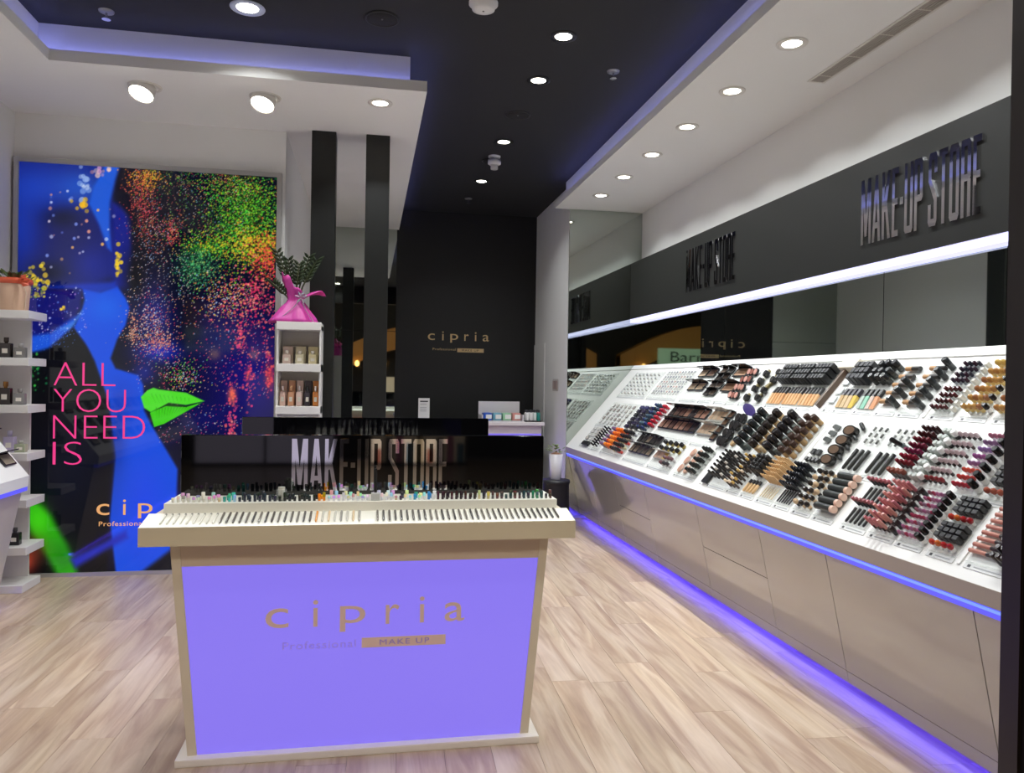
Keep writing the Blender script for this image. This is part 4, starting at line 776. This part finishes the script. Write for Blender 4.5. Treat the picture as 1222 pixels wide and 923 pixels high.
# wrapped plant on the tower
pw = thing('wrapped_plant', 'dark leafed plant in magenta wrapping with silver bow on the perfume tower', 'plant', (-.555, 6.03, 1.9235))
mg = mat('magenta_wrap', (196, 58, 150), .45); mg.node_tree.nodes['Principled BSDF'].inputs['Subsurface Weight'].default_value = .1
prof = []; nn_ = 36; wv = []; wf = []
for j in range(13):
    tt = j / 12; z = .30 * tt if tt < .55 else .165 + (tt - .55) * .60
    for i in range(nn_):
        a = 2 * math.pi * i / nn_
        if tt < .55:
            r = .115 * (1 - tt / .55) ** .8 + .042 + .018 * math.sin(5 * a + 1) * (1 - tt) + .045 * (1 - tt / .55) * max(0, -math.cos(a)); zz = z
        else:
            q = (tt - .55) / .45; Lr = max(0, math.cos(a - .15)) ** 3; Lu = .5 + .5 * math.cos(a - 3.6)
            r = .042 + q * (.02 + .16 * Lr + .035 * Lu); zz = .165 + q * (.03 + .12 * Lr * (1.3 - q) + .17 * Lu ** 2) - .02 * q * math.sin(7 * a)
        r += .006 * math.sin(13 * a + j)
        wv.append((r * math.cos(a), r * .75 * math.sin(a), max(zz, 0.0005)))
wf = [(j * nn_ + i, j * nn_ + (i + 1) % nn_, (j + 1) * nn_ + (i + 1) % nn_, (j + 1) * nn_ + i) for j in range(12) for i in range(nn_)]
wo = MB().add(wv, wf, 0, True).build('wrapping', mg, pw)
so_ = wo.modifiers.new('thick', 'SOLIDIFY'); so_.thickness = .003
m_leaf = mat('zz_leaf', (38, 52, 26), .3); m_leaf2 = mat('zz_stem', (58, 66, 30), .5)
def leaf(base, d, w, up, th=.004):
    base, d = Vector(base), Vector(d); s = d.cross(up).normalized() * w; nrm = s.cross(d).normalized()
    pts = [base, base + d * .35 + s, base + d * .7 + s * .8, base + d, base + d * .7 - s * .8, base + d * .35 - s, base + d * .5 + nrm * th, base + d * .5 - nrm * th]
    fs = []
    for k in range(6): a, b = k, (k + 1) % 6; fs += [(a, b, 6), (b, a, 7)]
    return MB().add(pts, fs, 0, True)
for (dx, dy, hh) in ((-.14, .0, .46), (-.06, .03, .40), (.03, -.02, .36), (.10, .02, .43), (.16, .0, .40), (-.17, -.02, .20)):
    pts = [(0, 0, .12), (dx * .35, dy * .4, .12 + hh * .45), (dx * .8, dy, .12 + hh * .85), (dx * 1.0, dy, .12 + hh)]; pts = [(a, b, c * .93) for a, b, c in pts]
    sm = MB().tube(pts, [.007, .006, .005, .003], 6).build('stem', m_leaf2, pw)
    A, B = Vector(pts[1]), Vector(pts[3])
    for k in range(7):
        p = A.lerp(B, .12 + k / 7.5)
        for s in (-1, 1): leaf(p, Vector((s * .045 + dx * .1, -.008 * s, .045)), .011, Vector((0, 1, 0.2))).build('leaf', m_leaf, sm)
mb = MB(); sv = mat('silver_ribbon', (206, 206, 212), .2, .7)
for a in (.3, 1.2, 2.0, 2.9, 4.1, 5.2): 
    e = Vector((math.cos(a) * .05, -.012 - .01 * math.sin(a * 2), math.sin(a) * .05)); n_ = Vector((-math.sin(a), 0, math.cos(a))) * .012
    mb.add([(0, 0, 0), e * .6 + n_, e + Vector((0, -.01, 0)), e * .6 - n_, e * .5 + Vector((0, -.016, 0))], [(0, 1, 4), (1, 2, 4), (2, 3, 4), (3, 0, 4)])
bw = mb.build('bow', sv, pw); bw.location = (.05, -.065, .185)
MB().tube([(.05, -.068, .18), (0, -.09, .11), (-.10, -.10, .02)], .003, 5).build('ribbon', sv, pw); MB().tube([(.05, -.068, .18), (.085, -.075, .09), (.14, -.06, .01)], .003, 5).build('ribbon', sv, pw)
# left tower
lt = thing('perfume_tower', 'white open shelf tower in front of the poster edge by the left display', 'shelf')
for z in (1.885, 1.56, 1.235, .905, .585, .26, .0): box('shelf', XL + .004, -2.29 if z > .1 else -2.31, 5.80, 6.10, z + .0005, z + .055, ws, lt, .002)
MB().box(XL + .004, -2.385, 6.075, 6.10, .0, 1.9).build('back', ws, lt); MB().box(XL + .003, XL + .015, 5.80, 6.10, 0, 1.9).build('side', ws, lt)
gp = 'perfume bottles on the left tower'
for z, items in ((1.6155, [(-2.47, (52, 44, 40), (60, 50, 40), .14, 'dark brown perfume bottle on the shelf under the beige pot'), (-2.38, (120, 116, 112), (190, 186, 180), .10, 'grey glass perfume bottle on the shelf under the beige pot')]),
                 (1.2905, [(-2.47, (44, 34, 30), (160, 110, 50), .16, 'black perfume bottle with amber cap on the second shelf of the left tower'), (-2.38, (130, 128, 126), (170, 166, 160), .11, 'grey perfume bottle on the second shelf of the left tower')]),
                 (.9605, [(-2.44, (190, 180, 206), (200, 196, 214), .15, 'pale lilac bottle on the third shelf of the left tower'), (-2.37, (170, 178, 150), (206, 206, 196), .08, 'low green grey bottle on the third shelf of the left tower')]),
                 (.3155, [(-2.40, (44, 42, 42), (90, 90, 90), .12, 'dark bottle on the low shelf of the left tower')])):
    for x, c, cp, h, l in items: bottle_box(x, 5.90, z, .07, h, c, cp, l, gp)
pp = thing('potted_flowers', 'beige paper wrapped pot with orange ribbon on the left shelf tower', 'plant', (-2.44, 5.93, 1.9405))
MB().lathe([(.085, 0), (.09, .01), (.105, .20), (.10, .205), (.092, .19)], 24).build('pot', mat('pot_beige', (214, 178, 150), .6), pp)
MB().lathe([(.106, .185), (.118, .20), (.112, .225), (.10, .215)], 24, caps=False).build('ribbon', mat('orange_ribbon', (216, 92, 60), .4), pp)
bwm = MB()
for a in (.2, .9, -.5): e = Vector((math.cos(a) * .08, -.02, math.sin(a) * .06)); n_ = Vector((-math.sin(a), .2, math.cos(a))) * .022; bwm.add([(0, 0, 0), e * .6 + n_, e, e * .6 - n_, e * .5 + Vector((0, -.02, 0))], [(0, 1, 4), (1, 2, 4), (2, 3, 4), (3, 0, 4)])
bo = bwm.build('bow', mat('orange_ribbon', (216, 92, 60), .4), pp); bo.location = (.07, -.09, .20)
MB().tube([(.085, -.075, .2), (.10, -.05, .12), (.085, -.04, .01)], .0025, 5).build('string', M((222, 200, 170)), pp)
lf = MB()
for k in range(60):
    a = random.random() * 6.28; r = random.random() * .10; z = .20 + random.random() * .06; b_ = Vector((math.cos(a) * r, math.sin(a) * r, z)); d = Vector((math.cos(a), math.sin(a), .9)).normalized() * .05; s = d.cross(Vector((0, 0, 1))).normalized() * .016
    lf.add([b_, b_ + d * .5 + s, b_ + d, b_ + d * .5 - s, b_ + d * .5 + Vector((0, 0, .008))], [(0, 1, 4), (1, 2, 4), (2, 3, 4), (3, 0, 4)], rc([0, 0, 1]))
lf.build('foliage', [mat('leaf_green', (96, 120, 62), .5), mat('leaf_brown', (120, 92, 60), .5)], pp, kind='stuff')

# ------------------------------------------------------------------ backlit poster
po = thing('backlit_poster', 'large backlit poster of neon painted faces in an aluminium frame', 'poster')
PX0, PX1, PZ0, PZ1, PY = -2.545, -.722, .03, 3.065, 6.25
alu = mat('aluminium_frame', (190, 190, 188), .35, .5)
for a in ((PX0 - .035, PX0, PZ0 - .03, PZ1 + .035), (PX1, PX1 + .035, PZ0 - .03, PZ1 + .035)): box('frame_rail', a[0], a[1], PY - .012, 6.299, a[2], a[3], alu, po)
for a in ((PZ0 - .03, PZ0), (PZ1, PZ1 + .035)): box('frame_rail', PX0, PX1, PY - .012, 6.299, a[0], a[1], alu, po)
box('light_box', PX0, PX1, PY + .006, 6.299, PZ0, PZ1, m_white, po)
def paint(PXs, PYs):
    """colour of the print at photo-frame coordinates (flat printed picture)"""
    rng = np.random.default_rng(3); H_, W_ = PXs.shape
    img = np.zeros((H_, W_, 3)) + np.array([7, 9, 26.])
    def dist(poly):
        P = np.array(poly, float); d = np.full(PXs.shape, 1e9); ins = np.zeros(PXs.shape, bool)
        for i in range(len(P)):
            a, b = P[i], P[(i + 1) % len(P)]; e = b - a; wx, wy = PXs - a[0], PYs - a[1]
            t_ = np.clip((wx * e[0] + wy * e[1]) / (e @ e + 1e-9), 0, 1); d = np.minimum(d, np.hypot(wx - t_ * e[0], wy - t_ * e[1]))
            c = ((a[1] > PYs) != (b[1] > PYs)) & (PXs < (b[0] - a[0]) * (PYs - a[1]) / (b[1] - a[1] + 1e-9) + a[0]); ins ^= c
        return np.where(ins, -d, d)
    def fill(poly, col, soft=2.0, al=1.0):
        nonlocal img
        k = np.clip(.5 - dist(poly) / (2 * soft), 0, 1); k = (k * k * (3 - 2 * k) * al)[..., None]; img = img * (1 - k) + np.array(col, float) * k
    def blob(cx, cy, rx, ry, col, al=1.0):
        nonlocal img
        k = (np.exp(-(((PXs - cx) / rx) ** 2 + ((PYs - cy) / ry) ** 2)) * al)[..., None]; img = img * (1 - k) + np.array(col, float) * k
    x_1d = PXs[H_ // 2]; y_1d = PYs[:, W_ // 2]; sx = (x_1d[-1] - x_1d[0]) / (W_ - 1)
    def dots(n, cx, cy, rx, ry, cols, r0, r1, al=1.0, uni=False, bounds=None, rot=0):
        for _ in range(n):
            if uni: gx, gy = rng.uniform(-1, 1, 2)
            else: gx, gy = rng.normal(0, .5, 2)
            ax, ay = gx * rx, gy * ry; x = cx + ax * math.cos(rot) - ay * math.sin(rot); y_ = cy + ax * math.sin(rot) + ay * math.cos(rot)
            r = rng.uniform(r0, r1); i = int(np.searchsorted(x_1d, x)); j = int(np.searchsorted(y_1d, y_)); k = int(r / abs(sx)) + 2
            if i < 1 or j < 1 or i >= W_ - 1 or j >= H_ - 1: continue
            sl = (slice(max(0, j - k), j + k + 1), slice(max(0, i - k), i + k + 1))
            m_ = np.clip((r - np.hypot(PXs[sl] - PXs[j, i], PYs[sl] - PYs[j, i])) / .8 + .5, 0, 1)[..., None] * al * rng.uniform(.55, 1)
            img[sl] = img[sl] * (1 - m_) + np.array(cols[rng.integers(len(cols))], float) * m_
    # face in the upper left, blue
    fill([(15, 185), (150, 185), (140, 215), (131, 250), (140, 330), (100, 345), (15, 352)], (12, 26, 110), 8)
    blob(45, 225, 45, 30, (18, 64, 190), .8); blob(95, 225, 30, 22, (34, 96, 214), .7); blob(30, 275, 22, 40, (14, 56, 180), .7); blob(85, 290, 40, 40, (10, 14, 78), .75); blob(75, 260, 22, 12, (6, 10, 44), .8); blob(58, 325, 24, 14, (6, 9, 30), .8); blob(110, 315, 24, 22, (14, 34, 150), .6)
    fill([(131, 240), (150, 235), (160, 300), (156, 345), (136, 345), (133, 300)], (10, 26, 140), 7, .9)
    # right face: dark
    fill([(141, 190), (340, 190), (340, 700), (215, 700), (205, 520), (172, 452), (158, 420), (158, 330), (158, 260), (136, 240)], (7, 8, 26), 5)
    blob(300, 450, 60, 80, (22, 14, 118), .9); blob(265, 400, 40, 40, (14, 14, 90), .7); blob(185, 375, 26, 40, (14, 22, 120), .85); blob(192, 420, 30, 13, (18, 40, 172), .9); blob(225, 380, 14, 50, (6, 8, 22), .7); blob(160, 330, 13, 30, (5, 6, 14), .9); blob(215, 345, 20, 22, (7, 10, 30), .8); blob(245, 500, 40, 22, (16, 16, 100), .7); blob(172, 445, 14, 14, (14, 34, 150), .7)
    # light blue gap between the faces
    fill([(106, 243), (112, 222), (122, 205), (126, 190), (146, 190), (137, 216), (131, 242), (131, 270), (133, 300), (128, 296), (118, 268)], (22, 84, 206), 3)
    fill([(98, 344), (120, 349), (140, 342), (150, 356), (154.5, 367), (150, 388), (140, 405), (132, 428), (138, 440), (165, 448), (171, 460), (172, 490), (180, 506), (212, 560), (206, 700), (140, 700), (131, 620), (138, 545), (130, 480), (112, 430), (104, 414), (88, 391), (97, 372), (101, 358)], (12, 74, 214), 2.2)
    fill([(60, 343), (98, 339), (138, 336), (140, 344), (118, 350), (96, 345)], (16, 52, 190), 4, .8)
    blob(126, 368, 22, 18, (18, 96, 226), .7); blob(172, 610, 30, 60, (26, 66, 226), .8); blob(150, 480, 16, 26, (20, 54, 176), .5); blob(140, 520, 10, 40, (12, 36, 130), .5)
    # lower left face: mouth and chin
    fill([(15, 350), (60, 347), (98, 346), (96, 368), (72, 404), (45, 416), (15, 418)], (14, 18, 104), 3)
    fill([(15, 404), (60, 398), (98, 372), (84, 394), (58, 416), (30, 424), (15, 424)], (26, 80, 206), 3.5); fill([(70, 394), (90, 382), (98, 370), (96, 376), (84, 394)], (70, 130, 220), 2, .7)
    # black under it
    fill([(15, 424), (50, 421), (62, 416), (86, 393), (100, 410), (112, 432), (124, 470), (134, 545), (128, 620), (128, 700), (15, 700)], (6, 7, 11), 4)
    blob(85, 560, 40, 60, (10, 16, 38), .6)
    # printed strokes low down
    fill([(24, 590), (38, 594), (60, 615), (80, 650), (92, 682), (90, 690), (70, 690), (58, 668), (40, 640), (26, 610)], (40, 160, 16), 6); blob(46, 622, 13, 20, (66, 205, 20), .8); blob(75, 665, 16, 20, (20, 96, 16), .5)
    blob(26, 668, 15, 16, (220, 70, 46), 1.0); blob(40, 655, 16, 16, (110, 46, 28), .6)
    fill([(84, 668), (150, 634), (152, 642), (90, 678)], (30, 40, 170), 5); fill([(160, 690), (206, 655), (215, 700)], (10, 12, 24), 4)
    # paint splatter
    G = [(96, 220, 50), (60, 190, 60), (120, 214, 40), (180, 210, 40), (40, 150, 60)]; Y_ = [(236, 190, 40), (240, 150, 50), (206, 210, 50)]; K = [(232, 56, 100), (244, 96, 110), (250, 140, 120), (226, 40, 90)]; O_ = [(240, 140, 60), (226, 96, 70), (206, 60, 80), (244, 190, 120)]; Wt = [(232, 226, 230), (226, 180, 190), (240, 200, 150), (150, 190, 240)]; Dk = [(8, 9, 14)]
    blob(292, 255, 26, 40, (52, 104, 20), .6); blob(232, 318, 18, 15, (30, 110, 66), .7); blob(246, 296, 22, 9, (60, 140, 30), .6); blob(312, 292, 18, 14, (150, 130, 26), .6)
    dots(1100, 272, 214, 70, 26, G + O_, .35, .8, .8); dots(3000, 292, 262, 46, 58, G, .4, 1.0, .9); dots(900, 302, 288, 34, 26, Y_, .4, 1.1); dots(500, 252, 288, 44, 18, G + Y_, .4, .9); dots(700, 234, 318, 28, 26, [(90, 200, 120), (60, 160, 96), (150, 210, 120), (40, 120, 90)], .4, .9)
    dots(900, 290, 260, 50, 70, Dk, .5, 1.2, .8); dots(260, 234, 322, 26, 20, Dk, .5, 1.2, .8)
    dots(420, 318, 305, 22, 34, [(226, 70, 60), (240, 110, 60), (206, 40, 60)], .5, 1.2); dots(420, 302, 348, 40, 36, K, .5, 1.3); dots(420, 268, 352, 34, 30, Y_ + Wt + O_, .4, .9); dots(240, 300, 400, 40, 60, K, .4, 1.2, .9); dots(120, 312, 300, 22, 60, Dk, .6, 1.6, .8)
    for cx_, cy_, h_ in ((276, 470, 30), (297, 455, 34), (285, 395, 24), (322, 440, 34), (275, 505, 16)): dots(60, cx_, cy_, 7, h_, [(236, 70, 96), (240, 110, 100), (220, 60, 120)], .5, 1.6, .9)
    blob(277, 472, 5, 9, (240, 110, 80), .85); blob(322, 450, 6, 16, (220, 60, 60), .7); blob(296, 448, 3, 9, (226, 70, 80), .6)
    dots(340, 170, 212, 22, 20, [(240, 150, 40), (226, 120, 40), (230, 190, 40)], .4, 1.0); dots(420, 168, 245, 20, 44, [(206, 50, 70), (176, 40, 60), (230, 100, 80)], .35, .9, rot=-.22); dots(110, 203, 276, 10, 16, [(226, 60, 80), (240, 120, 90)], .4, 1.0); dots(300, 182, 280, 34, 34, Wt + O_, .3, .7, .8)
    dots(1300, 225, 235, 70, 46, Wt + O_ + G, .25, .6, .75, uni=True); dots(300, 190, 330, 40, 30, Wt, .25, .6, .8, uni=True)
    dots(700, 178, 392, 30, 40, Wt + O_, .3, .75); dots(120, 190, 408, 16, 10, [(240, 150, 110), (230, 120, 100)], .4, 1.0); dots(90, 157, 395, 6, 22, [(240, 150, 110), (240, 190, 150)], .4, .9); dots(340, 215, 448, 28, 22, Wt + G + K, .3, .7); dots(520, 240, 410, 80, 60, Wt + O_ + K, .25, .7, .85, uni=True); dots(220, 240, 505, 50, 24, Wt + K, .25, .7, .85, uni=True)
    # green lips
    fill([(168, 474), (176, 466), (183, 463), (189, 465), (197, 466), (222, 469), (244, 479), (222, 483.5), (201, 481), (181, 493), (172, 487)], (78, 214, 44), .8)
    fill([(179, 493), (194, 484.5), (222, 486), (241, 480.5), (216, 495), (196, 506), (184, 510)], (62, 200, 24), .8)
    fill([(180, 492), (201, 481.5), (222, 484.5), (240, 480), (222, 486), (198, 485)], (14, 60, 8), .7)
    for k in range(14): fill([(186 + k * 3.6, 486.5), (187.2 + k * 3.6, 486.5), (187 + k * 3.0, 500 - k * .9)], (30, 130, 14), .5, .6)
    for k in range(10): fill([(180 + k * 5, 470 + k * .6), (181 + k * 5, 470 + k * .6), (186 + k * 4.4, 481)], (40, 150, 24), .5, .5)
    # out of focus lights on the left face
    B_ = [(226, 150, 120), (206, 190, 200), (206, 206, 230), (120, 140, 216), (236, 176, 90)]
    dots(34, 90, 280, 44, 50, B_, .9, 2.2, .9, uni=True); dots(26, 116, 200, 12, 12, [(220, 140, 130), (230, 190, 180), (210, 150, 190)], 1.5, 3.2, .85); dots(14, 98, 226, 7, 14, [(150, 176, 226), (206, 216, 236)], 2, 4, .8); dots(10, 40, 196, 16, 4, [(230, 130, 40), (226, 150, 60)], 2.4, 4.5, .9)
    dots(8, 94, 250, 9, 7, [(236, 180, 30)], 2, 3.4, .95); dots(18, 138.5, 314, 4, 18, [(240, 200, 40)], 1.6, 3, .95); dots(26, 40, 334, 16, 18, [(236, 206, 40), (226, 190, 40)], 1.4, 3.4, .95); dots(30, 42, 350, 18, 10, [(206, 190, 70), (120, 150, 60)], .8, 1.6, .9)
    dots(110, 60, 372, 42, 28, [(190, 200, 250), (236, 226, 240), (176, 130, 206), (120, 150, 240)], .4, 1.1, .9, uni=True); dots(3, 72, 372, 6, 3, [(240, 200, 60)], 1.5, 2.2); dots(120, 66, 404, 34, 12, [(120, 170, 240), (60, 120, 230)], .3, .7, .8, rot=-.3)
    dots(90, 36, 445, 18, 22, [(30, 140, 60), (60, 180, 70), (20, 100, 60)], .5, 1.6); blob(26, 458, 10, 6, (40, 170, 40), .7)
    return np.clip(img, 0, 255)
nx, ny = 330, 540
gx = np.linspace(PX0, PX1, nx); gz = np.linspace(PZ1, PZ0, ny); GX, GZ = np.meshgrid(gx, gz)
cc = np.stack([GX, np.full_like(GX, PY), GZ - 1.5], -1) @ RC; PXs = CX + F * cc[..., 0] / -cc[..., 2]; PYs = CY - F * cc[..., 1] / -cc[..., 2]
rgb = paint(PXs, PYs) / 255.0; lin_ = np.where(rgb <= .04045, rgb / 12.92, ((rgb + .055) / 1.055) ** 2.4)
me = bpy.data.meshes.new('print'); idx = np.arange(nx * ny).reshape(ny, nx)
q = np.stack([idx[1:, :-1], idx[1:, 1:], idx[:-1, 1:], idx[:-1, :-1]], -1).reshape(-1, 4)
me.vertices.add(nx * ny); me.vertices.foreach_set('co', np.stack([GX, np.full_like(GX, PY), GZ], -1).astype(np.float32).ravel())
me.loops.add(q.size); me.loops.foreach_set('vertex_index', q.astype(np.int32).ravel()); me.polygons.add(len(q)); me.polygons.foreach_set('loop_start', np.arange(0, q.size, 4, dtype=np.int32)); me.update(calc_edges=True)
ca = me.color_attributes.new('print', 'FLOAT_COLOR', 'POINT'); ca.data.foreach_set('color', np.concatenate([lin_, np.ones((ny, nx, 1))], -1).astype(np.float32).ravel())
pm = mat('poster_print', (12, 12, 14), .06); nt = pm.node_tree; at = nt.nodes.new('ShaderNodeAttribute'); at.attribute_name = 'print'; bsdf = nt.nodes['Principled BSDF']
nt.links.new(at.outputs['Color'], bsdf.inputs['Emission Color']); bsdf.inputs['Emission Strength'].default_value = 0.95; bsdf.inputs['Specular IOR Level'].default_value = .45
me.materials.append(pm); prn = link('print', me, po)
m_pink = mat('poster_pink', (60, 10, 30), .3, emit=(228, 58, 132), es=1.0); m_og = mat('poster_gold', (60, 40, 10), .3, emit=(232, 170, 110), es=.9); m_or = mat('poster_orange', (60, 30, 10), .3, emit=(236, 140, 40), es=.9)
yt_ = PY - .0012
for w_, ww, zz in (('ALL', .425, 1.425), ('YOU', .50, 1.228), ('NEED', .638, 1.03), ('IS', .20, .834)):
    text('poster_lettering', w_, ww, m_pink, po, (-2.295, yt_, zz), (1, 0, 0), (0, 0, 1), .172, .0008, 1.0, -.022)
cipria(po, m_og, -1.99, yt_, .455, .80, .085, .0008); text('poster_lettering', 'Professional', .315, m_og, po, (-1.972, yt_, .372), (1, 0, 0), (0, 0, 1), .035, .0008, 1.1)
box('poster_bar', -1.625, -1.28, yt_ - .0005, yt_ + .0005, .37, .415, m_or, po); text('poster_lettering', 'MAKE UP', .22, M((30, 50, 150)), po, (-1.56, yt_ - .0008, .38), (1, 0, 0), (0, 0, 1), .026, .0006, 1.2)

# ------------------------------------------------------------------ the mall outside (seen in the mirrors)
m_mallfloor = mat('mall_tile', (150, 140, 128), .3); m_malldark = mat('mall_dark', (26, 26, 30), .7); m_gw = mat('honey_wood', (196, 140, 70), .45)
struct('floor_mall', 'pale stone floor of the mall outside the shop', 'floor', MB().box(-9, 9, -8, YF - .001, -.05, -.002), m_mallfloor)
struct('ceiling_mall', 'dark ceiling of the mall outside the shop', 'ceiling', MB().box(-9, 9, -8, 1.4, 5.0, 5.1), m_malldark)
struct('wall_mall', 'dark wall across the mall', 'wall', MB().box(-9, 9, -8.1, -8, 0, 5.0), m_malldark)
for x0, l in ((-8.0, 'curved honey wood shop canopy with the pale sign across the mall'), (-1.2, 'curved honey wood shop canopy facing the entrance across the mall')):
    cy = thing('shop_canopy', l, 'canopy', (x0, -7.0, 0), 0, 'wood canopies across the mall')
    n = 16; pts = [(6.0 * k / n, 2.45 + 1.0 * math.sin(math.pi * k / n)) for k in range(n + 1)]
    MB().prism(pts + [(p[0], p[1] - .75) for p in pts[::-1]], 'y', -.5, 0).build('fascia', m_gw, cy)
    for s in (0.05, 5.75): box('pier', s, s + .25, -.45, -.05, 0, 2.4, m_gw, cy)
    for k in range(6): MB().lathe([(.02, .12), (.07, .06), (.075, 0), (.05, -.06), (.02, -.075)], 12, c=(.8 + k * .9, .2, 2.05)).build('globe_lamp', mat('globe_glow', (255, 220, 160), .5, emit=(255, 190, 100), es=6), cy)
for x_ in (-3.0, 0.0, 3.0):  # added panels behind the camera, front fill for counter fronts and columns
    mlp = thing('ceiling_panel_light', 'square fill light panel added over the mall walkway', 'ceiling light', (x_, -1.6, 4.999), 0, 'fill panels added over the mall walkway')
    box('frame', -.5, .5, -.5, .5, -.03, 0, m_whitetrim, mlp); box('panel', -.46, .46, -.46, .46, -.034, -.0305, mat('fill_panel_glow', (255, 255, 255), .5, emit=(255, 248, 238), es=E_FILL), mlp)
for k, y in enumerate((-2.5, -4.2, -5.4)): box('light_line', -7, 5, y, y + .06, 4.90, 4.94, mat('warm_line', (255, 230, 180), .5, emit=(255, 214, 140), es=5), None, label='warm light line under the mall ceiling', cat='ceiling light', group='light lines under the mall ceiling')
for a, b, l, c, e in ((-2.9, -.55, 'lilac lit shop window across the mall', (196, 190, 214), .55), (.03, 1.75, 'beige lit shop window across the mall', (214, 196, 170), .40)):
    wn = thing('shop_window', l, 'shop window', (0, -6.9, 0))
    box('glass', a, b, -.03, 0, .06, 1.62, mat('lit_window_%d' % c[2], c, .2, emit=c, es=e), wn)
    for x in (a, (a + b) / 2 - .02, b - .04): box('mullion', x, x + .04, 0.0005, .03, .0, 1.64, m_malldark, wn)
    box('sill', a, b, .0005, .05, .0, .06, m_malldark, wn)
    if a > 0:
        for k in range(9): box('window_display', a + .1 + k * .18, a + .22 + k * .18, .001, .03, .06, .3 + .5 * ((k * 7) % 5) / 5, M(((190, 90, 60), (60, 60, 70), (206, 120, 160), (70, 130, 160), (220, 200, 150))[k % 5]), wn)
SX0 = -4.95
sg = thing('shop_sign', 'pale green shop sign across the mall with dark lettering', 'sign', (0, 0, 0))
box('board', SX0, SX0 + 1.9, -6.5, -6.42, 2.12, 2.66, mat('sign_green', (190, 214, 190), .5, emit=(170, 206, 176), es=.5), sg); box('bracket', SX0 + .9, SX0 + 1.0, -6.98, -6.5, 2.3, 2.4, m_black, sg)
text('sign_lettering', 'Barr', 1.1, m_black, sg, (SX0 + 1.5, -6.419, 2.24), (-1, 0, 0), (0, 0, 1), .32, .004)
print('products', NPROD[0], 'objects', len(bpy.data.objects))
